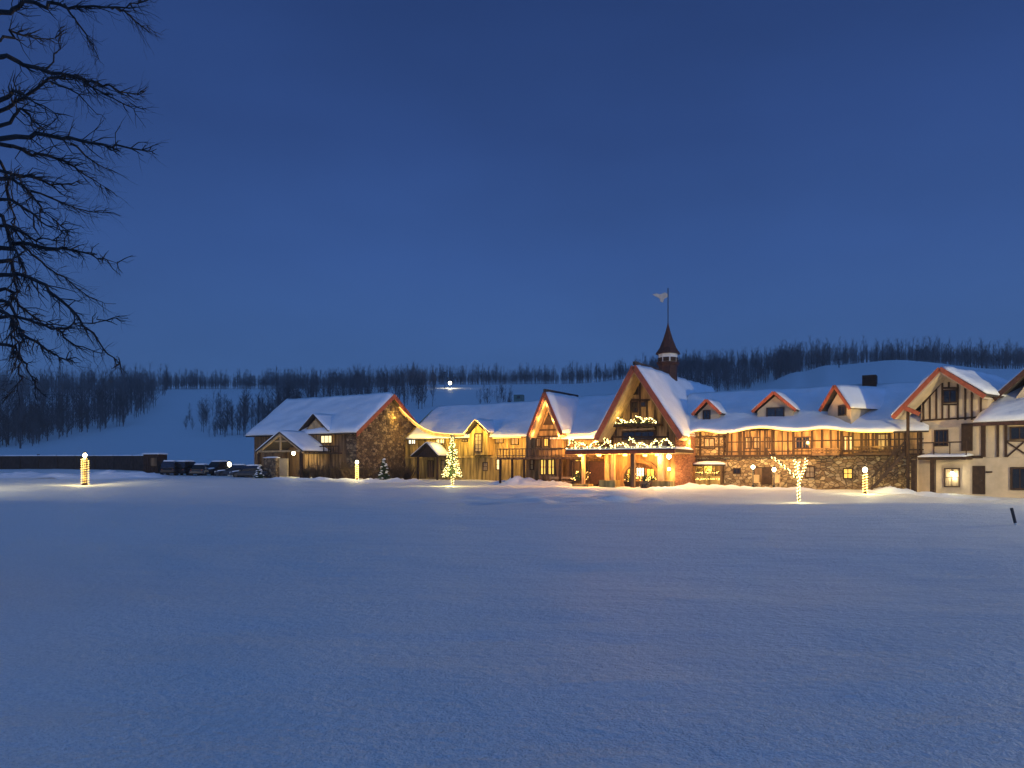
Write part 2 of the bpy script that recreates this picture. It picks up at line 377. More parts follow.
# ================================================================ FAR WOODS
def bare(h, seed, nb=58, tw=3, r0=.16, conif=False):
    q = random.Random(seed); m = MB(); lean = q.uniform(-.04, .04)
    m.tube([(0,0,-.6), (lean*h*.4, 0, h*.45), (lean*h, 0, h)], [r0, r0*.7, .03], 4, False)
    for k in range(nb):
        z = h*q.uniform(.10, .97); a = q.uniform(0, 2*PI); ln = (.7+(h-z)*.17)*q.uniform(.6, 1.2); up = q.uniform(1.1, 2.2)
        b = Vector((lean*z, 0, z)); e = b+Vector((math.cos(a)*ln, math.sin(a)*ln, ln*up)); mid = b.lerp(e, .5)-Vector((0, 0, ln*.10))
        m.tube([b, mid, e], [.055, .045, .02], 3, False)
        for _ in range(tw):
            s_ = mid.lerp(e, q.uniform(-.4, .9)); a2 = a+q.uniform(-1.3, 1.3); l2 = ln*q.uniform(.3, .6)
            m.tube([s_, s_+Vector((math.cos(a2)*l2, math.sin(a2)*l2, l2*q.uniform(.4, 1.3)))], [.04, .018], 3, False)
    return m
def spots():
    out = []
    low = lambda px: float(np.interp(px, [-200, 20, 60, 100, 130, 150, 163, 172], [455, 450, 441, 432, 424, 412, 398, 386]))
    q = random.Random(3)
    def tryadd(px, D, ok, k, s_=1):
        yb = ybase(px, D)
        if ok(px, yb): out.append((px, D, k, s_))
    for _ in range(2300): px = q.uniform(-190, 172); D = q.uniform(215, 560); tryadd(px, D, lambda p, y: y < low(p)+q.uniform(-3, 3) and not (y < 425 and y > 407 and q.random() < .75 and p < 90), 'on the left hillside')
    for _ in range(1700): px = q.uniform(165, 720); tryadd(px, q.uniform(535, 600), lambda p, y: True, 'along the skyline', .8+.3*noise.noise(Vector((px*.06, 0, 0))))
    for _ in range(230): px = q.uniform(183, 300); tryadd(px, q.uniform(225, 380), lambda p, y: y < 437 and y > 411 and q.random() < (.5 if p < 215 else 1), 'in the clump left of the barn', float(np.interp(px, [183, 215, 250], [.4, .6, .85])))
    for _ in range(520): tryadd(q.uniform(262, 436), q.uniform(300, 540), lambda p, y: y > 384 and y < 415 and (p > 275 or y < 392), 'above the barn roof', .8)
    ml = lambda p: float(np.interp(p, [640, 700, 745, 770, 800, 830, 870, 930, 1024], [399, 395, 391, 383, 375, 368, 363, 370, 376]))
    for _ in range(1100): tryadd(q.uniform(650, 800), q.uniform(395, 600), lambda p, y: y < ml(p), 'behind the cupola', .85)
    for _ in range(1500): tryadd(q.uniform(780, 1180), q.uniform(440, 610), lambda p, y: y < ml(p)+3, 'over the right hill', q.uniform(.75, 1.1))
    for _ in range(26): tryadd(q.uniform(476, 512), q.uniform(300, 345), lambda p, y: True, 'on the open slope', .5)
    return out
SP = spots(); SP.sort(key=lambda s_: s_[1])
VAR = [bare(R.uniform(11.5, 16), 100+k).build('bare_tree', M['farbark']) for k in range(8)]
q = random.Random(5); used = set(); npl = 0; rest = []
near = [s_ for s_ in SP if not (s_[2] == 'above the barn roof' and False)]
for i, (px, D, k, s_) in enumerate(near):
    if npl < 285 and (i % 2 == 0 or 'slope' in k):
        vi = q.randrange(8); o = VAR[vi] if vi not in used else VAR[vi].copy()
        if vi in used: C.objects.link(o)
        used.add(vi); o.location = G(px, D); o.rotation_euler = (0, 0, q.uniform(0, 6.28)); z = s_*q.uniform(.55, 1.15); o.scale = (z, z, z)
        tag(o, 'bare leafless tree in the dark wood '+k if 'slope' not in k else 'small bare tree '+k+' behind the lodge roof', 'tree', 'bare trees '+k); npl += 1
    else: rest.append((px, D, s_))
for i in range(8):
    if i not in used: bpy.data.objects.remove(VAR[i])
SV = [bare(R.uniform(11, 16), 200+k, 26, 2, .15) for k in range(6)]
SA = [(np.array(m.v), np.array([f for f in m.f if len(f) == 4])) for m in SV]
vv = []; ff = []; o_ = 0
for px, D, s_ in rest:
    v_, f_ = SA[q.randrange(6)]; a = q.uniform(0, 6.28); z = s_*q.uniform(.5, 1.18); g = G(px, D)
    x = v_[:, 0]*math.cos(a)-v_[:, 1]*math.sin(a); y = v_[:, 0]*math.sin(a)+v_[:, 1]*math.cos(a)
    vv.append(np.stack([x*z+g.x, y*z+g.y, v_[:, 2]*z+g.z], 1)); ff.append(f_+o_); o_ += len(v_)
me = bpy.data.meshes.new('distant_woods'); V_ = np.concatenate(vv); F_ = np.concatenate(ff)
me.vertices.add(len(V_)); me.vertices.foreach_set('co', V_.ravel()); me.loops.add(len(F_)*4); me.loops.foreach_set('vertex_index', F_.ravel().astype(np.int32))
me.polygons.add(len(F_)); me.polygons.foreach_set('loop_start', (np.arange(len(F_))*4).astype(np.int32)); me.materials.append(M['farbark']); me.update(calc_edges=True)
o = bpy.data.objects.new('distant_woods', me); C.objects.link(o); tag(o, 'mass of bare winter woods covering the far hills', 'woods', None, 'stuff')
print('TREES', npl, len(rest), len(F_))

# ================================================================ LODGE
F0 = Frame(-17.9, 91, 30)
WARM = (1, .54, .15); GOLD = (1, .66, .13)
# ---------------- barn
barn = empty('timber_barn', F0.p(-8, 6, .6), 'long timber barn with stone gable end and snowy roof, left end of lodge', 'barn')
BL, BW, BE, BR, BB = -16.2, 12.0, 6.15, 10.4, .2
m = MB(); poly_vz(m, F0, [(0, BB), (0, BE), (BW/2, BR-.25), (BW, BE), (BW, BB)], BL, -.02)
def in_dormer(u): return False
battens(m, F0, BL, -.1, 0, BB, BE+.2, .5, .09, .06); m.build('wall', M['brown'], barn)
m = MB(); poly_vz(m, F0, [(-.03, BB), (-.03, BE), (BW/2, BR-.2), (BW+.03, BE), (BW+.03, BB)], -.02, .28)
fbox(m, F0, -1.1, -.02, -.10, 0, BB, BE); m.build('stone_gable', M['stone'], barn)
rr = lambda v: BE+(BR-BE)*v/(BW/2)
rq = [[F0.p(BL-.7, -.7, rr(-.7)), F0.p(.95, -.7, rr(-.7)), F0.p(.95, 6, BR), F0.p(BL-.7, 6, BR)],
      [F0.p(.95, 12.7, rr(-.7)), F0.p(BL-.7, 12.7, rr(-.7)), F0.p(BL-.7, 6, BR), F0.p(.95, 6, BR)]]
roof_pair(barn, rq, .18, .36)
m = MB()   # red bargeboards on the gable
for sgn in (-1, 1):
    v0, v1 = (-.75, 6) if sgn < 0 else (12.75, 6)
    m.hexa([F0.p(.9, v0, rr(-.75)-.28), F0.p(1.02, v0, rr(-.75)-.28), F0.p(1.02, v1, BR-.24), F0.p(.9, v1, BR-.24),
            F0.p(.9, v0, rr(-.75)+.26), F0.p(1.02, v0, rr(-.75)+.26), F0.p(1.02, v1, BR+.3), F0.p(.9, v1, BR+.3)])
m.build('bargeboard', M['red'], barn)
for v, z, s_ in ((5, 8.4, .3), (6.2, 8.9, .22), (7, 8.3, .25), (4.2, 7.6, .25), (8, 7.2, .3), (5.6, 7.3, .3), (7, 7.6, .2), (2.2, 6.3, .28), (3.9, 8.2, .2)):
    m = MB(); fbox(m, F0, .27, .34, v-s_, v+s_, z-s_, z+s_); m.build('vent_opening', M['timber'], barn)
# cross gable on the barn front
cu = F0.U(315, -.6); ca = F0.Z(315, 415, -.6); cl = F0.U(301, -.6); crr_ = F0.U(329, -.6); ce = F0.Z(315, 431, -.6)
bay = MB(); poly_uz(bay, F0, [(cl+.5, BB), (cl+.5, ce+.1), (cu, ca-.35), (crr_-.5, ce+.1), (crr_-.5, BB)], -.45, .6)
battens(bay, F0, cl+.5, crr_-.5, -.45, BB, ce, .45, .08, .06); bo = bay.build('cross_gable', M['board'], barn)
roof_pair(bo, [[F0.p(cl-.1, -.95, ce-.1), F0.p(cl-.1, 3, ce-.1), F0.p(cu, 3, ca), F0.p(cu, -.95, ca)], [F0.p(crr_+.1, 3, ce-.1), F0.p(crr_+.1, -.95, ce-.1), F0.p(cu, -.95, ca), F0.p(cu, 3, ca)]], .12, .18)
m = MB(); poly_uz(m, F0, [(cl+.75, ce+.1), (cu, ca-.55), (crr_-.75, ce+.1), (crr_-1., ce+.1), (crr_-1., ce-.35), (cl+1., ce-.35), (cl+1., ce+.1)], -.53, -.45); m.build('gable_panel', M['soffit'], bo)
win(F0, 321, 435, 332.5, 443.5, -.53, barn, 'lit', 'timber', (2, 0))
m = MB(); a = F0.U(300, -1.3); b = F0.U(338, -1.3); fbox(m, F0, a, b, -1.3, -.62, F0.Z(315, 454, -1.3), F0.Z(315, 454, -1.3)+.15)
for k in range(9): fbox(m, F0, a+(b-a)*k/8-.04, a+(b-a)*k/8+.04, -1.3, -1.2, F0.Z(315, 454, -1.3)+.15, F0.Z(315, 447, -1.3))
fbox(m, F0, a, b, -1.32, -1.18, F0.Z(315, 447, -1.3), F0.Z(315, 446, -1.3)); m.build('balcony', M['timber'], barn)
win(F0, 289, 440, 296, 447, -.0, barn, 'glass', 'timber', (1, 0))
# porch of the barn
PF = F0; pu = F0.U(280.5, -4.2); pz = F0.Z(280.5, 433, -4.2); pl = F0.U(257, -4.2); pr = pu+(pu-pl)*.95; pe = F0.Z(257, 452.5, -4.2)
porch = empty('gabled_porch', F0.p(pu, -2, .6), 'open gabled porch with snowy roof and stone pier at the barn', 'porch')
roof_pair(porch, [[F0.p(pl, -4.4, pe), F0.p(pl, -.1, pe), F0.p(pu, -.1, pz), F0.p(pu, -4.4, pz)], [F0.p(pr, -.1, pe), F0.p(pr, -4.4, pe), F0.p(pu, -4.4, pz), F0.p(pu, -.1, pz)]], .14, .26)
m = MB(); bar(m, F0, (pl+.1, pe-.05), (pu, pz-.12), .22, -4.3, -4.1); bar(m, F0, (pu, pz-.12), (pr-.1, pe-.05), .22, -4.3, -4.1); bar(m, F0, (pl+.3, pe+.1), (pr-.3, pe+.1), .2, -4.29, -4.11)
bar(m, F0, (pu-.9, (pe+pz)/2+.15), (pu+.9, (pe+pz)/2+.15), .14, -4.28, -4.12); fbox(m, F0, pu-.08, pu+.08, -4.27, -4.13, pe+.2, pz-.3); m.build('truss', M['soffit'], porch)
for uu in (pl+.4, pr-.4):
    m = MB(); fbox(m, F0, uu-.12, uu+.12, -4.3, -4.05, .5, pe+.1); m.build('post', M['timber'], porch)
m = MB(); a, za = F0.hit(268, 476, -4.25); b, zb = F0.hit(280, 458, -4.25); fbox(m, F0, a, b, -4.9, -4.35, .4, zb); m.build('pier', M['stone'], porch)
m = MB(); slab([F0.p(a-.06, -4.95, zb), F0.p(b+.06, -4.95, zb), F0.p(b+.06, -4.3, zb), F0.p(a-.06, -4.3, zb)], .18, 4, 4, .002, None, .3, .2, mb=m); m.build('snow_cap', M['roofsnow'], porch, True)
m = MB(); a, za = F0.hit(257.5, 476, -4.2); b, zb = F0.hit(266, 458, -4.2); fbox(m, F0, a, b, -.9, -.7, .5, zb); m.build('panel', M['cream'], porch)

def globe_lamp(name, loc, label, power, col, post=0, r=.16, group=None, arm=None, cat='lamp'):
    e = empty(name, loc, label, cat, group); x, y, z = loc
    if post:
        m = MB(); m.lathe((x, y, z), [(.10, -.4), (.10, .25), (.05, .3), (.045, post-.25), (.09, post-.2)], 8); m.build('pole', M['metal'], e)
        m = MB(); m.lathe((x, y, z+post), [(.13, r*1.05), (.10, r*1.3), (.02, r*1.8)], 8); m.build('cap', M['metal'], e)
        c = (x, y, z+post)
    else:
        c = (x, y, z); m = MB(); a = Vector(arm or (0, .3, 0)); m.tube([Vector(c)+Vector((0, 0, r)), Vector(c)+Vector((0, 0, r+.12))+a*.5, Vector(c)+a+Vector((0, 0, r))], .03, 6); m.build('bracket', M['metal'], e)
    m = MB(); m.ball(c, r, 10); g = m.build('globe', M['globe'], e, True); g.visible_shadow = True
    g.data.materials[0] = M['globe']; lamp('lamp_light', (c[0]-.0, c[1]-.0, c[2]-r-.12), power, col, e, .12)
    return e
p = F0.p(F0.U(293.5, -2.6), -2.6, F0.Z(293.5, 453, -2.6)); globe_lamp('wall_lamp', tuple(p), 'bright globe lamp under the barn porch roof', 40, (1, .85, .42), r=.24, arm=tuple(F0.n*.6))

# ---------------- rope lights
def rope(pts, label, col=WARM, pw=16, step=2.4, mt='rope', r=.045, out=(0, 0, -.25), nm='rope_light', grp='strings of lights along the lodge eaves'):
    if out == (0, 0, -.25): out = (-.45, -.78, -.95); pw *= 1.9
    pts = [Vector(p) for p in pts]; e = empty(nm, pts[0], label, 'light string', grp)
    m = MB(); m.tube(pts, r, 5); m.build('light_strand', M[mt], e)
    acc = step/2
    for a, b in zip(pts, pts[1:]):
        d = (b-a).length
        while acc < d:
            lamp('strand_light', a.lerp(b, acc/d)+Vector(out), pw, col, e, .12); acc += step
        acc -= d
    return e
# ---------------- wing B (ochre boards)
BV = 9.0; u0B = .3; u1B = F0.U(540, BV); EB = 5.75; RB = 9.55; RBV = BV+5.6
wingB = empty('board_wing', F0.p(9, BV+4, .3), 'ochre board lodge wing between the barn and the narrow gable', 'lodge wing')
m = MB(); poly_vz(m, F0, [(BV, 0), (BV, EB), (RBV, RB-.2), (BV+11, EB), (BV+11, 0)], u0B, u1B)
battens(m, F0, u0B, u1B, BV, .1, EB, .40, .09, .06); zf = F0.Z(480, 457, BV); fbox(m, F0, u0B, u1B, BV-.12, BV, zf-.1, zf+.12); m.build('wall', M['ochre'], wingB)
sB = (RB-EB)/5.6; q0 = EB-.75*sB
def offB(s_, t_):
    u = u0B+(u1B+.5-u0B)*s_; return 1.1*math.exp(-((u-F0.U(425, BV-.7))/1.5)**2)*(1-t_)**2*(u < 99)
roof_pair(wingB, [[F0.p(u0B+.7, BV-.75, q0), F0.p(u1B+.5, BV-.75, q0), F0.p(u1B+.5, RBV, RB), F0.p(u0B+.7, RBV, RB)], [F0.p(u1B+.5, BV+11.7, q0), F0.p(u0B+.7, BV+11.7, q0), F0.p(u0B+.7, RBV, RB), F0.p(u1B+.5, RBV, RB)]], .14, .26)
win(F0, 408, 436.5, 416, 444.5, BV, wingB, 'litw', 'timber', (1, 0)); win(F0, 436, 437, 445, 444, BV, wingB, 'lit', 'timber', (1, 0))
win(F0, 462, 439, 468, 442, BV, wingB, 'curtain', 'timber', (1, 0)); win(F0, 495, 437.5, 504, 443.5, BV, wingB, 'curtain', 'timber', (1, 0)); win(F0, 511, 437.5, 519, 445, BV, wingB, 'curtain', 'timber', (1, 0))
win(F0, 496, 459, 501.5, 470, BV, wingB, 'lit', 'timber', (0, 1)); win(F0, 441, 460, 446, 470, BV, wingB, 'curtain', 'timber', (0, 1)); win(F0, 483, 462, 488, 471, BV, wingB, 'curtain', 'timber', (0, 1))
door(F0, 428.5, 461, 433.5, 477, BV, wingB, 'brown')
# projecting wall dormer on B
du, dz = F0.hit(475.5, 420.5, BV-1.6); dl = F0.U(465, BV-1.6); dr = F0.U(488.5, BV-1.6); dze = F0.Z(475, 433.5, BV-1.6)
m = MB(); poly_uz(m, F0, [(dl+.35, F0.Z(475, 455, BV-1.2)), (dl+.35, dze-.1), (du, dz-.4), (dr-.35, dze-.1), (dr-.35, F0.Z(475, 455, BV-1.2))], BV-1.2, BV+.6)
battens(m, F0, dl+.4, dr-.4, BV-1.2, F0.Z(475, 455, BV-1.2), dze-.1, .4, .07, .05); db = m.build('dormer', M['ochre'], wingB)
roof_pair(db, [[F0.p(dl, BV-1.7, dze), F0.p(dl, BV+3, dze), F0.p(du, BV+3, dz), F0.p(du, BV-1.7, dz)], [F0.p(dr, BV+3, dze), F0.p(dr, BV-1.7, dze), F0.p(du, BV-1.7, dz), F0.p(du, BV+3, dz)]], .12, .24)
win(F0, 474.5, 433, 482.5, 452.5, BV-1.27, db, 'curtain', 'timber', (1, 4), fw=.14)
# small porch roof on B
eu, ez = F0.hit(426.5, 444, BV-2.6); e1 = F0.U(415, BV-2.6); e2 = F0.U(438, BV-2.6); eze = F0.Z(426, 456.5, BV-2.6)
pB = empty('gabled_porch', F0.p(eu, BV-1.5, .3), 'small dark gabled door porch on the ochre wing', 'porch')
roof_pair(pB, [[F0.p(e1-.5, BV-2.7, eze-.05), F0.p(e1-.5, BV-.02, eze-.05), F0.p(eu, BV-.02, ez), F0.p(eu, BV-2.7, ez)], [F0.p(e2, BV-.02, eze), F0.p(e2, BV-2.7, eze), F0.p(eu, BV-2.7, ez), F0.p(eu, BV-.02, ez)]], .14, .22)
m = MB(); poly_uz(m, F0, [(e1+.2, eze-.08), (eu, ez-.12), (e2-.2, eze-.08)], BV-2.5, BV-2.4); m.build('gable_panel', M['timber'], pB)
for uu in (e1+.2, e2-.3): m = MB(); fbox(m, F0, uu, uu+.18, BV-2.5, BV-2.32, .2, eze-.05); m.build('post', M['timber'], pB)
# rope along barn rake -> B eave
rk = [F0.p(1.06, v, rr(12-v)+.32) for v in (6.6, 7.5, 8.4)]
pp = []
for px, py in ((396, 403), (402, 410), (409, 417), (416, 423), (424, 428.5), (433, 432), (444, 433.5), (456, 434), (464, 434)):
    v = BV-.85 if px > 412 else BV-1.4; u, z = F0.hit(px, py, v); pp.append(F0.p(u, v, z))
m = MB()
for a, b in zip(pp, pp[1:]):    # bell-cast flared bargeboard
    m.hexa([a+Vector((0, 0, -.42)), b+Vector((0, 0, -.42)), b+F0.n*.14+Vector((0, 0, -.42)), a+F0.n*.14+Vector((0, 0, -.42)), a+Vector((0, 0, -.04)), b+Vector((0, 0, -.04)), b+F0.n*.14+Vector((0, 0, -.04)), a+F0.n*.14+Vector((0, 0, -.04))])
m.build('flared_bargeboard', M['soffit'], barn)
rope(pp, 'glowing string of lights curving down the right rake of the stone gable', GOLD, 16)
rope([F0.p(dl, BV-1.8, dze-.1), F0.p(dl+.6, BV-1.8, dze+.75), F0.p(du, BV-1.8, dz+.1), F0.p(dr-.6, BV-1.8, dze+.75), F0.p(dr, BV-1.8, dze-.1)], 'string of lights over the small dormer of the ochre wing', GOLD, 22, 1.6, r=.03)
rope([F0.p(dr+.1, BV-.85, q0+.02), F0.p(u1B-2, BV-.85, q0+.02)], 'string of lights on the ochre wing eave left of narrow gable', WARM, 24)
# deck in front of B / narrow gable
def deck(f, u0, u1, v0, v1, zt, zr, parent, name='balcony', mt='brown', stepu=.35):
    m = MB(); fbox(m, f, u0, u1, v0, v1, zt-.2, zt); n_ = int((u1-u0)/stepu)
    for k in range(n_+1):
        c = u0+(u1-u0)*k/n_; fbox(m, f, c-.03, c+.03, v0+.02, v0+.08, zt, zr)
    fbox(m, f, u0-.03, u1+.03, v0-.02, v0+.12, zr, zr+.1); fbox(m, f, u0, u1, v0+.03, v0+.07, zt+.12, zt+.2)
    return m.build(name, M[mt], parent)
# ---------------- narrow A gable section (v=0)
uA0 = F0.U(526, 0); uG0 = F0.U(598, 0); EA = 4.95; RA = 8.9; AV = 6.0
secA = empty('lodge_section', F0.p((uA0+uG0)/2, 3, 0), 'lodge section with narrow steep gable and dark balcony', 'lodge wing')
m = MB(); poly_vz(m, F0, [(0, -.3), (0, EA), (AV, RA-.2), (12, EA), (12, -.3)], uA0, uG0-.1)
battens(m, F0, uA0, uG0, 0, -.1, EA, .45, .09, .05); m.build('wall', M['board'], secA)
sA = (RA-EA)/AV; qa = EA-.8*sA; uAp = F0.U(562, -.8)
roof_pair(secA, [[F0.p(uAp-1.6, -.8, qa), F0.p(uG0+1.5, -.8, qa), F0.p(uG0+1.5, AV, RA), F0.p(uAp-1.6, AV, RA)], [F0.p(uG0, 12.8, qa), F0.p(uA0-.2, 12.8, qa), F0.p(uA0-.2, AV, RA), F0.p(uG0, AV, RA)]], .16, .34)
gu, gz = F0.hit(545, 393, -2.0); gl, gzl = F0.hit(528.5, 434.5, -2.0); gr, gzr = F0.hit(562, 434.5, -2.0)
m = MB(); fbox(m, F0, gu-.13, gu+.13, -2.1, 5.2, gz+.1, gz+.38); RIDGE = m
m = MB(); poly_uz(m, F0, [(gl+.5, -.2), (gl+.5, gzl+.3), (gu, gz-.6), (gr-.5, gzl+.3), (gr-.5, -.2)], -.9, .2)
battens(m, F0, gl+.5, gr-.5, -.9, -.1, gzl, .45, .09, .05); ag = m.build('steep_gable', M['board'], secA)
roof_pair(ag, [[F0.p(gr, 6, gzl), F0.p(gr, -2.1, gzl), F0.p(gu, -2.1, gz), F0.p(gu, 6, gz)], [F0.p(gl, -2.1, gzl), F0.p(gl, 6, gzl), F0.p(gu, 6, gz), F0.p(gu, -2.1, gz)]], .12, .22)
m = MB()
for x in (gl, gr): bar(m, F0, (x+(.14 if x < gu else -.14), gzl-.25), (gu, gz-.26), .42, -2.02, -1.0)
m.build('rake_soffit', M['soffit'], ag); RIDGE.build('ridge_board', M['shingle'], ag)
m = MB()
for x in (gl, gr): bar(m, F0, (x, gzl-.1), (gu, gz+.05), .26, -2.2, -2.1)
m.build('bargeboard', M['red'], ag)
m = MB(); z1 = F0.Z(545, 430, -.9); poly_uz(m, F0, [(gu-.75, F0.Z(545, 425, -.9)), (gu+.75, F0.Z(545, 425, -.9)), (gu, F0.Z(545, 410, -.9))], -.98, -.9); m.build('attic_opening', M['timber'], ag)
m = MB()
for y_ in (430, 436.5, 449, 457): z_ = F0.Z(545, y_, -.9); fbox(m, F0, gl+.5, gr-.5, -1.0, -.9, z_-.07, z_+.07)
for x_ in (541.5, 549.5): u_ = F0.U(x_, -.9); fbox(m, F0, u_-.05, u_+.05, -1.0, -.9, F0.Z(545, 448, -.9), F0.Z(545, 436.5, -.9))
m.build('timber_framing', M['timber'], ag)
win(F0, 536.5, 438, 541, 447, -.9, ag, 'curtain', 'timber', (1, 0)); win(F0, 544, 438, 549, 447, -.9, ag, 'lity', 'timber', (1, 0)); 
win(F0, 540.5, 459, 546.5, 475, -.9, ag, 'lity', 'timber', (1, 1)); win(F0, 548, 459, 555, 475, -.9, ag, 'lity', 'timber', (1, 1))
win(F0, 564, 437, 570, 447, 0, secA, 'curtain', 'timber', (1, 0)); win(F0, 575, 459, 583, 472, 0, secA, 'lity', 'timber', (1, 0)); win(F0, 530, 459, 534, 470, 0, secA, 'curtain', 'timber', (0, 1))
zt = F0.Z(545, 457, -2.2); deck(F0, F0.U(497, -2.2), F0.U(600, -2.2), -2.2, 0, zt, F0.Z(545, 449, -2.2), secA)
for px in (500, 512, 524, 560, 574):
    u_ = F0.U(px, -2.1); m = MB(); fbox(m, F0, u_-.09, u_+.09, -2.15, -1.97, -.2, zt-.2); m.build('post', M['timber'], secA)
rope([F0.p(F0.U(562, -1.0), -1.0, F0.Z(562, 432.5, -1.)), F0.p(F0.U(568, -1.0), -1.0, F0.Z(568, 434.5, -1.)), F0.p(F0.U(590, -1.0), -1.0, F0.Z(590, 434.5, -1.)), F0.p(F0.U(597, -1.0), -1.0, F0.Z(597, 431, -1.))], 'string of lights on short eave between the two steep gables', WARM, 30, 1.5)
rope([F0.p(gl+.2, -2.0, gzl-.5), F0.p(gu, -2.0, gz-.9), F0.p(gr-.2, -2.0, gzl-.5)], 'thin string of lights under the narrow gable rakes', WARM, 14, 1.6, r=.012, out=(0, -.1, -.2))

# ---------------- main gable G
GV = -3.4
Gu, Gz = F0.hit(634, 367, GV); Gl, Gzl = F0.hit(596, 436, GV); Gr, Gzr = F0.hit(681, 436, GV); WV = -1.0
gate = empty('main_gable', F0.p(Gu, 5, 0), 'tall steep timbered entrance gable in the middle of the lodge', 'lodge wing')
Gzr = Gzl = (Gzl+Gzr)/2-.15
m = MB(); poly_uz(m, F0, [(Gl+.7, -.3), (Gl+.7, Gzl+.7), (Gu, Gz-.5), (Gr-.7, Gzr+.7), (Gr-.7, -.3)], WV, 20); m.build('wall', M['board'], gate)
RL = 20.
roof_pair(gate, [[F0.p(Gr, RL, Gzr), F0.p(Gr, GV, Gzr), F0.p(Gu, GV, Gz), F0.p(Gu, RL, Gz)], [F0.p(Gl, GV, Gzl), F0.p(Gl, RL, Gzl), F0.p(Gu, RL, Gz), F0.p(Gu, GV, Gz)]], .18, .28)
m = MB(); bar(m, F0, (Gl, Gzl-.1), (Gu, Gz+.05), .42, GV-.13, GV); bar(m, F0, (Gr, Gzr-.1), (Gu, Gz+.05), .42, GV-.13, GV); m.build('bargeboard', M['red'], gate)
m = MB(); bar(m, F0, (Gl+.1, Gzl-.2), (Gu-.05, Gz-.3), .30, GV+.02, WV); bar(m, F0, (Gr-.1, Gzr-.2), (Gu+.05, Gz-.3), .30, GV+.02, WV); m.build('rake_soffit', M['soffit'], gate)
m = MB(); q_ = lambda px, py: F0.hit(px, py, WV)
def tb(m, f, a, b, v, wd=.16): bar(m, f, f.hit(*a, v), f.hit(*b, v), wd, v-.07, v-.004)
for a, b in (((625, 400), (650, 400)), ((613, 425), (660, 425)), ((606, 437), (668, 437)), ((631, 381), (631, 424)), ((640, 380), (640, 424)), ((647, 399), (647, 424)), ((622, 401), (622, 424)), ((655, 410), (655, 436)), ((616, 412), (616, 436)), ((668, 432), (668, 447)), ((606, 432), (606, 447))): tb(m, F0, a, b, WV)
m.build('timber_framing', M['timber'], gate)
win(F0, 632, 386.5, 638.5, 395, WV, gate, 'glass', 'timber', (1, 0)); win(F0, 631, 401.5, 638, 413, WV, gate, 'glass', 'timber', (1, 1)); win(F0, 640.5, 401.5, 646, 407, WV, gate, 'glass', 'timber', (0, 0))
win(F0, 622, 430.5, 655, 440.5, WV, gate, 'glass', 'timber', (4, 0), fw=.12)
m = MB(); a, z_ = F0.hit(613, 425.5, WV-.9); b = F0.U(660, WV-.9); fbox(m, F0, a, b, WV-.9, WV-.08, z_-.12, z_+.05); m.build('balcony', M['timber'], gate)
m = MB(); a, z_ = F0.hit(623, 429, WV-.5); b = F0.U(654, WV-.5); fbox(m, F0, a, b, WV-.5, WV-.1, z_-.12, z_); m.build('window_hood', M['soffit'], gate)
m = MB(); fbox(m, F0, Gu-.12, Gu+.12, GV, 4, Gz+.2, Gz+.5); m.build('ridge_board', M['shingle'], gate)
# brick pier right of the entrance
m = MB(); a = F0.U(675, WV-.6); b = F0.U(690, WV-.6); fbox(m, F0, a, b, WV-.6, .4, -.2, F0.Z(682, 434, WV-.6)); m.build('brick_pier', stone_mat('orange_brick', (.26, .10, .05), (.36, .15, .07), (.45, .2, .1), 5), gate)
# cupola
cp = F0.p(Gu, 0, 0)
def ridge_at(px):      # point on main ridge
    for k in range(2000):
        v = GV+k*.02; q = F0.p(Gu, v, Gz)
        if HX+F*q.x/q.y >= px: return q, v
cq, cv = ridge_at(668); cz = lambda py: CH+(HY-py)*cq.y/F; pxm = cq.y/F
cup = empty('cupola', (cq.x, cq.y, cz(387)), 'octagonal cupola with dark bell-cast spire on the main ridge', 'cupola')
c0 = (cq.x, cq.y, 0)
m = MB(); m.lathe(c0, [(10*pxm, cz(392)), (9*pxm, cz(372)), (9.5*pxm, cz(366)), (11.5*pxm, cz(363.5)), (11.5*pxm, cz(362.5))], 8); m.build('base', M['copper'], cup)
m = MB(); m.lathe(c0, [(9.5*pxm, cz(362.4)), (9.5*pxm, cz(354))], 8); cb = m.build('lantern', M['white'], cup)
for k in range(8):
    a = 2*PI*(k+.5)/8; m = MB(); ctr = Vector((cq.x+math.cos(a)*9*pxm, cq.y+math.sin(a)*9*pxm, 0)); fr = Frame(0, 0, 0); fr.o = ctr; fr.n = Vector((-math.cos(a), -math.sin(a), 0)); fr.d = Vector((-math.sin(a), math.cos(a), 0))
    fbox(m, fr, -.28, .28, -.06, .06, cz(362), cz(358)); m.build('louvre', M['timber'], cb)
m = MB(); m.lathe(c0, [(12.5*pxm, cz(354.2)), (12*pxm, cz(353)), (8.5*pxm, cz(348)), (5.2*pxm, cz(340)), (2.6*pxm, cz(332)), (.8*pxm, cz(325)), (.03, cz(322))], 8); m.build('spire', M['copper'], cup)
vane = empty('weathervane', (cq.x, cq.y, cz(322)), 'pale winged weathervane on a thin rod above the spire', 'weathervane')
m = MB(); m.tube([(cq.x, cq.y, cz(324)), (cq.x, cq.y, cz(288))], .045, 6); m.build('rod', M['metal'], vane)
vf = Frame(cq.x, cq.y, 0); sc1 = lambda px, py: ((px-668)*pxm, cz(py))
m = MB(); poly_uz(m, vf, [sc1(*p_) for p_ in ((667.5, 294), (665, 292.5), (660, 294.5), (656, 293.5), (652.5, 294.5), (657, 297), (659.5, 298.5), (660.5, 301.5), (663, 302.5), (664, 299), (667.5, 297))], -.05, .05); m.build('winged_figure', mat('grey_metal', (.38, .37, .34), .6, 4, .2), vane)

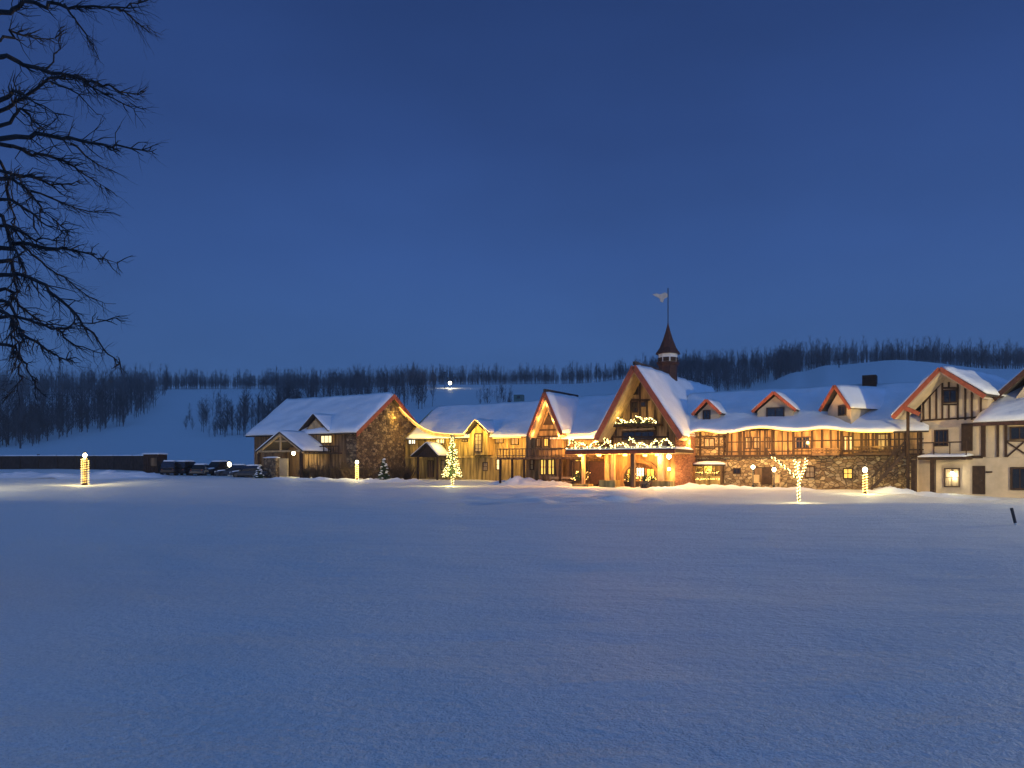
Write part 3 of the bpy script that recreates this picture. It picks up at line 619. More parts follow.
# ---------------- right long wing
uC0 = F0.U(682, 0); uC1 = F0.U(925, 0); EC = 5.0; RC = 8.75; CV = 6.0
wc = empty('stone_wing', F0.p((uC0+uC1)/2, 3, 0), 'long stone and timber wing with three roof dormers, right of entrance', 'lodge wing')
zmid = F0.Z(800, 455, 0)
m = MB(); poly_vz(m, F0, [(0, -.4), (0, EC-.0), (CV, RC-.25), (12, EC), (12, -.4)], uC0, uC1); m.build('wall', M['stone2'], wc)
m = MB(); fbox(m, F0, F0.U(728, 0), uC1, -.16, -.004, zmid+.05, EC-.05); battens(m, F0, F0.U(728), uC1, -.16, zmid+.05, EC-.05, .55, .12, .05); m.build('timber_cladding', M['board'], wc)
m = MB()
fbox(m, F0, uC0+.8, uC1, -.26, -.005, zmid-.13, zmid+.045)
for px in (727, 741, 744, 760, 765, 772, 788, 793, 812, 822, 838, 842, 853, 862, 866, 873, 876, 889, 899, 907): u_ = F0.U(px, -.2); fbox(m, F0, u_-.07, u_+.07, -.26, -.165, zmid+.05, EC)
for px in (684, 700): u_ = F0.U(px, -.1); fbox(m, F0, u_-.08, u_+.08, -.12, -.005, zmid+.05, EC)
fbox(m, F0, F0.U(684), F0.U(727), -.12, -.005, F0.Z(700, 447, 0)-.07, F0.Z(700, 447, 0)+.07)
m.build('timber_framing', M['timber'], wc)
m = MB(); q0_ = random.Random(8); u_ = F0.U(731, -.2)
while u_ < uC1-.3: fbox(m, F0, u_, u_+.1, -.225, -.17, zmid+.05, EC-.02); u_ += q0_.uniform(.55, .95)
for y_ in (441, 451): z_ = F0.Z(800, y_, -.2); fbox(m, F0, F0.U(728, -.2), uC1, -.235, -.228, z_-.05, z_+.05)
m.build('cladding_battens', M['timber'], wc)
m = MB()
for y_ in (437, 460, 472): z_ = F0.Z(700, y_, 0); fbox(m, F0, uC0+.3, F0.U(726, 0), -.10, -.004, z_-.06, z_+.06)
for px in (691, 719, 724): u_ = F0.U(px, 0); fbox(m, F0, u_-.06, u_+.06, -.09, -.006, zmid+.05, EC)
m.build('wall_banding', M['timber'], wc)
deck(F0, F0.U(853, -1.2), F0.U(906, -1.2), -1.2, -.27, zmid+.12, F0.Z(870, 447.5, -1.2), wc, mt='timber', stepu=.22)
deck(F0, F0.U(812, -1.1), F0.U(838, -1.1), -1.1, -.27, zmid+.12, F0.Z(825, 449.5, -1.1), wc, mt='brown', stepu=.22)
bumps = [(701, 1.4, .45), (760, 2.4, .58), (823, 1.9, .38)]
sC = (RC-EC)/CV; qc = EC-.8*sC; ra, rb = uC0-1.2, uC1+.3
def offC(s_, t_):
    u = ra+(rb-ra)*s_; return sum(h_*math.exp(-((u-F0.U(p_, -.8))/w_)**2) for p_, w_, h_ in bumps)*max(0, 1-t_*1.9)**2
roof_pair(wc, [[F0.p(ra, -.8, qc), F0.p(rb, -.8, qc), F0.p(rb, CV, RC), F0.p(ra, CV, RC)], [F0.p(rb, 12.8, qc), F0.p(ra, 12.8, qc), F0.p(ra, CV, RC), F0.p(rb, CV, RC)]], .14, .24, offC)
for x0, x1 in ((682.5, 726), (729, 790), (791, 838), (838.5, 893)):
    ua, ub = F0.U(x0, -1.), F0.U(x1, -1.); n_ = 14
    pts = [F0.p(ua+(ub-ua)*k/n_, -.86, qc+offC((ua+(ub-ua)*k/n_-ra)/(rb-ra), 0)+.10) for k in range(n_+1)]
    rope(pts, {682.5: 'wavy string of lights on eave nearest the brick pier', 729: 'wavy string of lights under the middle dormer', 791: 'wavy string of lights above the lit forked tree', 838.5: 'straight string of lights on eave nearest the cream house'}[x0], WARM if x0 < 830 else GOLD, 24 if x0 < 830 else 15, 1.9)
for args in ((704, 438, 715, 449, 'curtain', 1), (745, 437, 752, 449, 'curtain', 1), (753, 437, 761, 449, 'curtain', 1), (764, 437, 770, 449, 'curtain', 0), (793, 436.5, 812, 449, 'glass', 2), (843.5, 436, 853, 452, 'litw', 1), (877, 433.5, 889, 452, 'curtain', 2)):
    o = win(F0, *args[:4], -.165 if args[0] > 727 else 0, wc, 'dimcurtain' if args[4] == 'litw' else args[4], 'timber', (args[5], 0))
    if args[4] == 'litw': pass
win(F0, 843, 468, 853, 479, 0, wc, 'lity', 'timber', (1, 1)); win(F0, 733, 468, 741, 474, 0, wc, 'glass', 'timber', (1, 0)); win(F0, 805, 466, 815, 478, 0, wc, 'curtain', 'timber', (1, 1))
door(F0, 755, 468, 762, 484, 0, wc, 'brown'); door(F0, 764, 468, 771, 484.5, 0, wc, 'timber'); door(F0, 716, 466, 723, 483, 0, wc, 'brown')
# dormers
def dormer(f, ax, ay, lx, rx, ey, wl, wt, wr, wb, v, back, parent, rot=0, wallb=None):
    au, az = f.hit(ax, ay, v); l = f.U(lx, v); r_ = f.U(rx, v); ez_ = f.Z(ax, ey, v); hw = (r_-l)/2; au = (l+r_)/2 if rot == 0 else au
    zb = f.Z(ax, wallb or ey+12, v)-.6
    m = MB(); poly_uz(m, f, [(l+.35, zb), (l+.35, ez_+.12), (au, az-.25), (r_-.35, ez_+.12), (r_-.35, zb)], v+.55, v+back); d_ = m.build('dormer', M['cream'], parent)
    roof_pair(d_, [[f.p(r_, v+back, ez_), f.p(r_, v, ez_), f.p(au, v, az), f.p(au, v+back, az)], [f.p(l, v, ez_), f.p(l, v+back, ez_), f.p(au, v+back, az), f.p(au, v, az)]], .11, .2)
    m = MB(); bar(m, f, (l, ez_), (au, az+.05), .24, v-.1, v); bar(m, f, (r_, ez_), (au, az+.05), .24, v-.1, v); m.build('bargeboard', M['red'], d_)
    win(f, wl, wt, wr, wb, v+.55, d_, 'glass', 'timber', (1, 0)); return d_
def vfor(px, py):    # depth v on right wing roof plane hit by the ray
    r = Vector(((px-HX)/F, 1, (HY-py)/F)); best = None
    for k in range(400):
        v = -1+k*.02; u, z = F0.hit(px, py, v)
        if z <= EC+sC*v: return v
    return 2
dormer(F0, 706.5, 400.5, 692, 721, 414.5, 703, 410, 710.5, 420, vfor(706, 424)-.6, 5, wc)
dormer(F0, 771, 393, 752, 796, 411.5, 766.5, 407, 784.5, 419.5, vfor(775, 422)-.6, 5, wc)
F3 = F0.sub(F0.U(838, vfor(838, 421)-.8), vfor(838, 421)-.8, 32)
dormer(F3, 835, 386.5, 820, 850, 410, 838.5, 405, 846.5, 416, -.4, 6.2, wc, 0, 422)
u_, z_ = F0.hit(871, 385, 6.0); m = MB(); fbox(m, F0, u_-.6, u_+.5, 5.0, 6.2, RC-1, F0.Z(871, 375.5, 5.5)); ch_ = m.build('chimney', M['timber'], wc)
# stair up to the right wing
st = empty('outside_stair', F0.p(F0.U(885, -1.5), -1.5, 0), 'dark wooden outside stair at right end of stone wing', 'stair')
ua, ub = F0.U(872, -1.5), F0.U(905, -1.5)
m = MB()
for k in range(10):
    t = k/10; z_ = .0+(zmid)*t; fbox(m, F0, ua+(ub-ua)*t, ua+(ub-ua)*(t+.1)+.05, -2.2, -1.2, z_, z_+.08)
m.build('treads', M['brown'], st)
for vv_ in (-2.2, -1.2):
    m = MB(); bar(m, F0, (ua, .1), (ub, zmid), .22, vv_-.05, vv_+.03); m.build('stringer', M['timber'], st)
    m = MB(); bar(m, F0, (ua, 1.0), (ub, zmid+.9), .08, vv_-.03, vv_+.03)
    for k in range(8): u_ = ua+(ub-ua)*k/7; fbox(m, F0, u_-.03, u_+.03, vv_-.025, vv_+.025, zmid*k/7, zmid*k/7+.95)
    m.build('handrail', M['timber'], st)

# ---------------- porte-cochere
PV = -6.2
pc = empty('entrance_canopy', F0.p(F0.U(622, -4), -4, 0), 'flat roofed timber entrance canopy glowing orange inside', 'canopy')
ul, zt_ = F0.hit(566, 450, PV); ur, _ = F0.hit(675, 450, PV); zb_ = F0.Z(620, 457, PV)
m = MB(); fbox(m, F0, ul, ur, PV, WV-.1, zb_+.38, zt_-.02); m.build('deck_roof', M['timber'], pc)
m = MB(); fbox(m, F0, ul, ur, PV-.1, PV, zb_+.28, zt_-.1); m.build('fascia', mat('red_brown_beam', (.22, .06, .03), .7, 3, .3), pc)
m = MB(); fbox(m, F0, ul+.1, ur-.1, PV+.02, WV-.1, zb_+.28, zb_+.375); m.build('ceiling', M['soffit'], pc)
m = MB(); slab([F0.p(ul, PV, zt_-.01), F0.p(ur, PV, zt_-.01), F0.p(ur, WV-.3, zt_-.01), F0.p(ul, WV-.3, zt_-.01)], .25, 24, 10, .0, None, .4, .3, mb=m); m.build('snow_cap', M['roofsnow'], pc, True)
for px, wd, vv_ in ((583.5, .26, PV+1.1), (607, .32, PV+2.4), (613, .32, PV+1.1), (661, .45, PV+1.1), (633, .34, PV+.1)):
    u_ = F0.U(px, vv_); m = MB(); fbox(m, F0, u_-wd/2, u_+wd/2, vv_-wd/2, vv_+wd/2, -.2, zb_+.27); m.build('column', M['soffit' if px != 633 else 'brown'], pc)
for px0, px1, py in ((574, 590, 484), (601, 617, 480), (654, 672, 481)):
    a, z_ = F0.hit(px0, py, PV+.1); b = F0.U(px1, PV+.1); m = MB(); fbox(m, F0, a, b, PV-.3, PV+.8, -.3, z_); m.build('plinth', M['ochre'], pc)
# entrance wall: arch and doors
m = MB(); ac, az_ = F0.hit(641, 463, WV-.5); aw = F0.U(658, WV-.5)-ac; ah = az_; pts_o = []; pts_i = []
for k in range(17):
    t = PI*k/16; pts_o.append((ac-math.cos(t)*(aw+.28), max(0, ah-aw*.9)+math.sin(t)*(aw*.9+.28))); pts_i.append((ac-math.cos(t)*aw, max(0, ah-aw*.9)+math.sin(t)*aw*.9))
for k in range(16): poly_uz(m, F0, [pts_o[k], pts_o[k+1], pts_i[k+1], pts_i[k]], WV-.75, WV-.3)
m.build('arch', M['brown'], pc)
win(F0, 636, 467, 645, 477, WV-.02, pc, 'litw', 'timber', (2, 1), 'window'); win(F0, 627, 468, 634, 486, WV-.02, pc, 'lity', 'brown', (1, 2)); win(F0, 646.5, 468, 655, 486, WV-.02, pc, 'lity', 'brown', (1, 2))
door(F0, 590, 462, 606, 484, WV-.02, pc, 'copper'); door(F0, 572, 462, 582, 484, WV-.02, pc, 'brown')
for k, (px, vv_) in enumerate(((580, -5.7), (599, -5.6), (613, -2.6), (625, -5.6), (645, -3.0), (657, -5.7))):
    u_ = F0.U(px, vv_); c = F0.p(u_, vv_, zb_+.14)
    m = MB(); m.lathe(tuple(c), [(.16, -.06), (.2, .02), (.2, .12)], 10); dl_ = m.build('downlight', M['bulb'], pc); lamp('downlight_light', c-Vector((0, 0, .25)), 80, (1, .46, .10), pc, .12)
# sleigh / planters / benches near the entrance
def planter(px, D, w_, h_, label, mt='brown', plant=True, bulbs=0):
    g = G(px, D); e = empty('planter', g, label, 'planter', None); x, y, z = g
    m = MB(); m.lathe((x, y, z), [(w_*.38, -.15), (w_*.5, h_), (w_*.45, h_), (w_*.42, h_-.08)], 10); m.build('pot', M[mt], e)
    if plant:
        m = MB()
        for k in range(70):
            a = R.uniform(0, 6.28); rr_ = w_*.6*R.random(); t = Vector((math.cos(a)*rr_, math.sin(a)*rr_, R.uniform(.15, .7)*w_)); b = Vector((x, y, z+h_-.05))
            m.tube([b, b+t], [.05, .01], 3, False)
        m.build('evergreen_sprigs', M['needle'], e)
    if bulbs:
        m = MB()
        for k in range(bulbs):
            a = R.uniform(0, 6.28); rr_ = w_*.55*R.random()**.5; m.ball((x+math.cos(a)*rr_, y+math.sin(a)*rr_, z+h_+R.uniform(0, .5)*w_), .035, 6)
        m.build('fairy_lights', M['bulb'], e); lamp('fairy_light', (x, y-.2, z+h_+.6*w_), 6, WARM, e, .1)
    return e
planter(632, 69.5, 1.5, .5, 'wide dark tub of evergreens in front of the arch', 'timber', True, 16)
planter(645, 66, .9, .55, 'small tub of lit evergreens right of the dark centre post', 'stone', True, 16)
planter(651, 68, .8, .6, 'narrow tub of greenery nearest the right column', 'brown', True, 10)
planter(581, 74, 1.7, .55, 'yellow lit evergreen tub at left end of the canopy', 'timber', True, 34)
for px, D, lab in ((560, 75.5, 'wooden rail bench on the snow left of the canopy'),):
    g = G(px, D); e = empty('bench', g, lab, 'bench'); f = Frame(g.x, g.y, 30)
    m = MB(); fbox(m, f, -1.2, 1.2, -.2, .2, g.z+.42, g.z+.48); m.build('seat', M['soffit'], e)
    m = MB(); fbox(m, f, -1.2, 1.2, .18, .24, g.z+.7, g.z+.9); m.build('backrest', M['soffit'], e)
    for a in (-1.05, 1.05):
        m = MB(); fbox(m, f, a-.05, a+.05, -.18, .22, g.z-.2, g.z+.42); m.build('leg', M['soffit'], e)
# garlands
def garland(f, x0, x1, yt, yb, v, n, label, amp=1):
    a = f.U(x0, v); b = f.U(x1, v); zt2 = f.Z((x0+x1)/2, yt, v); zb2 = f.Z((x0+x1)/2, yb, v)
    e = empty('garland', f.p(a, v, zb2), label, 'garland', 'lit garlands on the entrance gable'); g = MB(); bl = MB(); q = random.Random(n)
    pts = []
    for k in range(n*10+1):
        t = k/(n*10); s_ = (t*n) % 1; pts.append((a+(b-a)*t+q.gauss(0, .05), zb2+(zt2-zb2)*abs(math.sin(PI*t*n+.3*math.sin(t*9)))*(.75+.35*math.sin(t*23))+q.gauss(0, .06)))
    P3 = [f.p(u, v+q.uniform(-.08, .08), z) for u, z in pts]; g.tube(P3, .07, 5); g.tube([f.p(a, v, zb2-.03), f.p(b, v, zb2-.03)], .09, 5)
    for k in range(len(P3)-1):
        for _ in range(4):
            c = P3[k].lerp(P3[k+1], q.random()); d_ = Vector((q.gauss(0, 1), q.gauss(0, 1), q.gauss(0, 1))).normalized()
            g.tube([c, c+d_*.2], [.03, .01], 3, False)
        for _ in range(3):
            c = P3[k].lerp(P3[k+1], q.random())+Vector((q.gauss(0, .06), q.gauss(0, .06), q.gauss(0, .06)))-f.n*.1; bl.ball(c, .040, 6)
    for k in range(int((b-a)*5)): c = f.p(a+(b-a)*q.random(), v-.1, zb2+q.uniform(-.08, .08)); bl.ball(c, .03, 6)
    g.build('greenery', M['needle'], e); bl.build('fairy_lights', M['bulbw'], e)
    for k in range(n//2+1): lamp('fairy_light', f.p(a+(b-a)*(k+.5)/(n//2+1), v-.35, zt2), 7, (1, .74, .2), e, .2)
garland(F0, 567, 675, 439.5, 448, PV+.15, 9, 'long wavy lit garland along the entrance canopy roof edge')
garland(F0, 614, 657, 416.5, 422.5, WV-.95, 3, 'short lit garland on the gable balcony')
p = F0.p(F0.U(669, PV+.2), PV+.2, F0.Z(669, 456.5, PV+.2)); globe_lamp('wall_lamp', tuple(p), 'bright white globe lamp at right corner of entrance canopy', 40, (1, .8, .42), r=.2, arm=tuple(F0.n*.5+Vector((0, 0, .3))))
p = F0.p(F0.U(669, WV-.9), WV-.9, F0.Z(669, 469, WV-.9)); globe_lamp('wall_lamp', tuple(p), 'warm lamp low on wall beside the brick pier', 40, (1, .6, .2), r=.14, arm=tuple(F0.n*.4))

# kiosk with snow dome
g = G(710, 70.5); kf = Frame(g.x, g.y, 30); kz = lambda py: CH+(HY-py)*70.5/F; kw = 15*70.5/F
ki = empty('market_kiosk', g, 'low open wooden kiosk under a rounded cap of snow', 'kiosk')
m = MB()
for t in range(9):
    pass
m.lathe((g.x, g.y, 0), [(kw*1.15, kz(464.5)), (kw*1.12, kz(463.3)), (kw*.85, kz(462)), (kw*.4, kz(461.1)), (.02, kz(461))], 20, (1, .7)); m.build('snow_cap', M['roofsnow'], ki, True)
m = MB(); m.lathe((g.x, g.y, 0), [(kw*1.1, kz(466)), (kw*1.15, kz(464.6))], 20, (1, .7)); m.build('canopy', M['shingle'], ki)
for a in (-.85, -.3, .3, .85):
    for b in (-.5, .5):
        if abs(a) < .5 and b > 0: continue
        m = MB(); m.tube([kf.p(a*kw, b*kw*.8, g.z-.2), kf.p(a*kw, b*kw*.8, kz(466))], .07, 6); m.build('post', M['brown'], ki)
m = MB(); fbox(m, kf, -kw*.8, kw*.8, -.75, -.55, g.z, kz(476)); m.build('counter', M['ochre'], ki)
m = MB(); q = random.Random(2)
for k in range(60): c = kf.p(q.uniform(-.8, .8)*kw, -.8, q.choice((kz(479), kz(472.5)))+q.gauss(0, .04)); m.ball(c, .03, 6)
m.build('fairy_lights', M['bulb'], ki); lamp('fairy_light', kf.p(0, -.3, kz(468)), 30, GOLD, ki, .2)
for px, D, y_, lab in ((753, 66.5, 467, 'left globe lamp on a short post by the terrace doors'), (774, 66, 469.5, 'right globe lamp on a short post by the terrace doors')):
    g = G(px, D); hgt = CH+(HY-y_)*D/F-g.z; globe_lamp('post_lamp', tuple(g), lab, 30, (1, .72, .3), post=hgt, r=.17, group='globe lamps by the terrace')
    tb_ = G(px+3, D+1); e = empty('terrace_chair', tb_, 'wooden terrace chair beside the '+lab.split(' globe')[0]+' globe lamp', 'chair', 'chairs on the terrace'); f = Frame(tb_.x, tb_.y, 10)
    m = MB(); fbox(m, f, -.3, .3, -.3, .3, tb_.z+.4, tb_.z+.47); m.build('seat', M['soffit'], e); m = MB(); fbox(m, f, -.3, .3, .25, .32, tb_.z+.48, tb_.z+1.1); m.build('backrest', M['soffit'], e)
    for a in (-.26, .26):
        for b in (-.26, .26): m = MB(); fbox(m, f, a-.03, a+.03, b-.03, b+.03, tb_.z-.15, tb_.z+.4); m.build('leg', M['soffit'], e)

# ---------------- cream half-timbered house at the right
FE = Frame((923-HX)/F*62, 62, 50)
he = empty('timbered_house', FE.p(4, 4, 0), 'cream half timbered house with red gable, right end of lodge', 'house')
OV = -1.7
e_ap, e_az = FE.hit(940, 369.5, OV); e_l, e_lz = FE.hit(893, 417, OV); e_r, e_rz = FE.hit(985, 395.5, OV)
zfl = FE.Z(950, 458, 0); uw0, uw1 = FE.U(921, 0), FE.U(986, 0)
wz = lambda u: (e_az-(e_ap-u)*(e_az-e_lz)/(e_ap-e_l) if u < e_ap else e_az-(u-e_ap)*(e_az-e_rz)/(e_r-e_ap))
LD = 9
m = MB(); fbox(m, FE, uw0-.3, 16, 0, LD, -.5, zfl); m.build('lower_wall', M['cream'], he)
m = MB(); poly_uz(m, FE, [(uw0, zfl+.01), (uw0, wz(uw0)-.3), (e_ap, e_az-.3), (uw1+.1, wz(uw1)-.3), (uw1+.1, zfl+.01)], .02, LD); fbox(m, FE, uw1+.1, 16, .02, LD, zfl+.01, 5.0); m.build('upper_wall', M['cream'], he)
m = MB()
def T(a, b, wd=.13): tb(m, FE, a, b, .02, wd)
z421 = 421
T((922, 420.5), (983, 417)); 
for x_ in (923.5, 930, 936.5, 942.5, 958, 965.5, 972, 981): 
    u_ = FE.U(x_, 0); top = HY-(wz(u_)-.35-CH)*F/FE.p(u_, 0, 0).y; T((x_, 420), (x_, top))
T((949, 382), (949, 388.5)); T((949, 404), (949, 419)); T((942, 388), (959, 388)); T((942, 404.5), (959, 404.5)); T((923, 404), (945, 378), .16)
T((921.5, 457), (983, 457), .2); T((921.5, 420), (921.5, 457)); T((983.5, 424), (983.5, 457), .3); T((998, 424), (998, 457), .16); T((1006, 424), (1006, 457), .16); T((1007, 442), (1030, 457), .1); T((1007, 457), (1024, 442), .1); T((1006, 441), (1040, 441), .1); T((983, 424), (1040, 424), .15)
m.build('timber_framing', M['timber'], he)
ro = roof_pair(he, [[FE.p(e_r, LD, e_rz), FE.p(e_r, OV, e_rz), FE.p(e_ap, OV, e_az), FE.p(e_ap, LD, e_az)], [FE.p(e_l, OV, e_lz), FE.p(e_l, LD, e_lz), FE.p(e_ap, LD, e_az), FE.p(e_ap, OV, e_az)]], .16, .28)
m = MB(); bar(m, FE, (e_l, e_lz-.08), (e_ap, e_az+.06), .30, OV-.12, OV); bar(m, FE, (e_r, e_rz-.08), (e_ap, e_az+.06), .30, OV-.12, OV); m.build('bargeboard', M['red'], he)
m = MB(); bar(m, FE, (e_l+.12, e_lz-.12), (e_ap, e_az-.22), .16, OV+.01, 0); bar(m, FE, (e_r-.1, e_rz-.16), (e_ap, e_az-.22), .12, OV+.01, 0); m.build('rake_soffit', M['cream'], he)
m = MB(); pzp = FE.Z(903, 425, OV+.3); u_ = FE.U(908, OV+.3); fbox(m, FE, u_-.09, u_+.09, OV+.2, OV+.38, -.2, wz(u_)-.25); m.build('post', M['timber'], he)
m = MB(); bar(m, FE, FE.hit(903, 407, OV+.1), FE.hit(920, 414, OV+.1), .3, OV-.1, OV+.1); m.build('bracket', M['red'], he)
win(FE, 943, 389, 957.5, 403.5, .01, he, 'glass', 'timber', (1, 0)); win(FE, 934.5, 429.5, 948.5, 446.5, .01, he, 'glass', 'timber', (2, 0)); win(FE, 1010, 426, 1030, 440, .01, he, 'glass', 'timber', (1, 0))
door(FE, 963, 424.5, 971.5, 451, .01, he, 'timber'); door(FE, 974, 467, 984, 494, 0, he, 'timber')
win(FE, 944.5, 468, 960, 487, 0, he, 'curtain', 'timber', (1, 1)); win(FE, 1010.5, 467, 1030, 490, 0, he, 'glass', 'timber', (1, 0), fw=.14)
p = FE.p(FE.U(952, -.3), -.3, FE.Z(952, 473, -.3)); globe_lamp('wall_lamp', tuple(p), 'bright lamp glowing at lower window of the cream house', 14, (1, .9, .6), r=.12, arm=tuple(FE.n*.25))
m = MB(); u_, z_ = FE.hit(989, 472, -.05); fbox(m, FE, u_-.2, u_+.2, -.12, -.004, z_-.06, z_+.06); m.build('vent', M['timber'], he)
for uu in (8.6, 11.4, 14.2):
    winu(FE, uu, uu+1.2, .9, 2.0, 0, he, 'glass', 'timber', (1, 0)); winu(FE, uu, uu+1.2, 3.4, 4.5, .01, he, 'curtain', 'timber', (1, 0))
# balcony of the house
bzt = FE.Z(945, 457, -1.3); deck(FE, FE.U(918, -1.3), FE.U(966, -1.3), -1.3, -.08, bzt, FE.Z(945, 443, -1.3), he, mt='timber', stepu=.9)
m = MB(); a, b = FE.U(918, -1.5), FE.U(966, -1.5); slab([FE.p(a, -1.6, bzt-.05), FE.p(b, -1.6, bzt-.05), FE.p(b, -.12, bzt+.06), FE.p(a, -.12, bzt+.06)], .18, 12, 5, .06, None, .3, .25, mb=m); m.build('snow_cap', M['roofsnow'], he, True)
for px in (914, 933):
    u_ = FE.U(px, -1.2); m = MB(); fbox(m, FE, u_-.16, u_+.16, -1.35, -1.05, -.3, bzt-.2); m.build('post', M['timber'], he)
# left recess of the house: dark link with door and red panel
m = MB(); fbox(m, FE, uw0-1.7, uw0-.31, .9, LD, -.4, 5.6); lk = m.build('link_wall', M['timber'], he); 
u_ = uw0-1.0; 
winu(FE, uw0-1.0, uw0-.45, 2.7, 4.3, .9, he, 'glass', 'timber', (0, 0)); m = MB(); fbox(m, FE, uw0-1.2, uw0-.4, .75, .88, 4.45, 4.8); m.build('sign_board', M['red'], he)
# pent roof at the right and its gable
a = FE.U(974, -1.1); zz = FE.Z(990, 424, -1.1)
roof_pair(he, [[FE.p(a, -1.2, zz), FE.p(16.5, -1.2, zz), FE.p(16.5, 4.5, zz+3.1), FE.p(a+.2, 4.5, zz+3.1)]], .16, .34)
m = MB(); fbox(m, FE, a, 16.5, -1.3, -1.2, zz-.12, zz+.12); m.build('fascia', M['copper'], he)
g2u, g2z = FE.hit(1034, 364, .8)
m = MB(); gl2 = g2u-2.6; gr2 = g2u+2.6; poly_uz(m, FE, [(gl2+.4, zz+.8), (g2u, g2z-.3), (gr2-.4, zz+.8)], 1.5, 6); d2 = m.build('dormer', M['cream'], he)
roof_pair(d2, [[FE.p(gl2, .8, g2z-2.3), FE.p(gl2, 8, g2z-2.3), FE.p(g2u, 8, g2z), FE.p(g2u, .8, g2z)], [FE.p(gr2, 8, g2z-2.3), FE.p(gr2, .8, g2z-2.3), FE.p(g2u, .8, g2z), FE.p(g2u, 8, g2z)]], .14, .26)
m = MB(); bar(m, FE, (gl2, g2z-2.35), (g2u, g2z), .34, .7, .8); bar(m, FE, (gr2, g2z-2.35), (g2u, g2z), .34, .7, .8); m.build('bargeboard', M['copper'], d2)

# ================================================================ LIT POSTS AND TREES
def lit_post(px, D, ytop, label, wrap=8, power=40, col=(1, .8, .3), rb=.11):
    g = G(px, D); h_ = CH+(HY-ytop)*D/F-g.z; e = empty('lamp_post', g, label, 'lamp post', 'lamp posts wrapped in lights'); x, y, z = g
    m = MB(); m.lathe((x, y, z), [(rb*1.2, -.5), (rb*1.2, .1), (rb*.8, .15), (rb*.7, h_-.2)], 8); m.build('pole', M['timber'], e)
    pts = []; n_ = wrap*12
    m = MB()
    for k in range(n_):
        t = k/n_; a = 2*PI*wrap*t; c = (x+math.cos(a)*rb*1.35, y+math.sin(a)*rb*1.35, z+.1+t*(h_-.45)); m.ball(c, .034, 6); pts.append(c)
    st_ = m.build('fairy_lights', M['bulb'], e); m = MB(); m.tube(pts, .012, 4); m.build('wire', M['metal'], e)
    m = MB(); m.lathe((x, y, z+h_), [(.12, -.2), (.19, .0), (.12, .14), (.03, .18)], 10); m.build('lantern', M['globe'], e)
    m = MB(); m.lathe((x, y, z+h_), [(.2, .19), (.12, .27), (.02, .33)], 10); m.build('cap', M['metal'], e)
    lamp('lantern_light', (x, y-.45, z+h_-.1), power, col, e, .15)
    for t in (.25, .6): lamp('fairy_light', (x, y-.35, z+h_*t), power*.15, (1, .7, .2), e, .15)
    return e
lit_post(85, 76, 455, 'tall lamp post wrapped in lights alone at far left', 11, 85, (1, .82, .36), .24)
lit_post(357, 86, 462, 'lamp post wrapped in lights before the stone gable', 7, 60, (1, .78, .3), .12)
lit_post(865, 60, 469.5, 'lamp post wrapped in lights near the outside stair', 7, 34, (1, .9, .5), .12)
# lit conifer
def lit_conifer(px, D, ytop):
    g = G(px, D); h_ = CH+(HY-ytop)*D/F-g.z; x, y, z = g; e = empty('christmas_tree', g, 'conifer covered in glowing lights before the ochre wing', 'christmas tree'); q = random.Random(4)
    m = MB(); m.tube([(x, y, z-.3), (x, y, z+h_*.98)], [.10, .02], 6); m.build('trunk', M['bark'], e)
    m = MB(); bl = MB(); base = .20*h_
    for k in range(190):
        t = q.random()**1.25; zz_ = z+base+(h_-base)*t; ln = (1-t)*h_*.205+.08; a = q.uniform(0, 6.28); d_ = Vector((math.cos(a), math.sin(a), 0)); b = Vector((x, y, zz_)); tip = b+d_*ln*q.uniform(.75, 1.1)+Vector((0, 0, -.12*ln-.05))
        m.tube([b, b.lerp(tip, .5)+Vector((0, 0, .06)), tip], [.03, .02, .008], 3, False)
        for s_ in range(9):
            c = b.lerp(tip, q.uniform(.2, 1)); w_ = Vector((q.gauss(0, 1), q.gauss(0, 1), q.gauss(0, .6)-.3)).normalized()*.2; m.tube([c, c+w_], [.028, .006], 3, False)
        for s_ in range(4): bl.ball(b.lerp(tip, q.uniform(.45, 1.02))+Vector((0, 0, .03)), .032, 6)
    for k in range(26): bl.ball((x+.12*math.cos(k*1.1), y+.12*math.sin(k*1.1), z+.02+k*.04), .03, 6)
    m.build('crown', M['needle'], e); bl.build('fairy_lights', M['bulbw'], e)
    for t in (.05, .25, .45, .7): lamp('fairy_light', (x, y-.9*(1-t), z+h_*t+.3), 30 if t > .1 else 16, (1, .8, .25), e, .3)
lit_conifer(452.5, 74, 434)
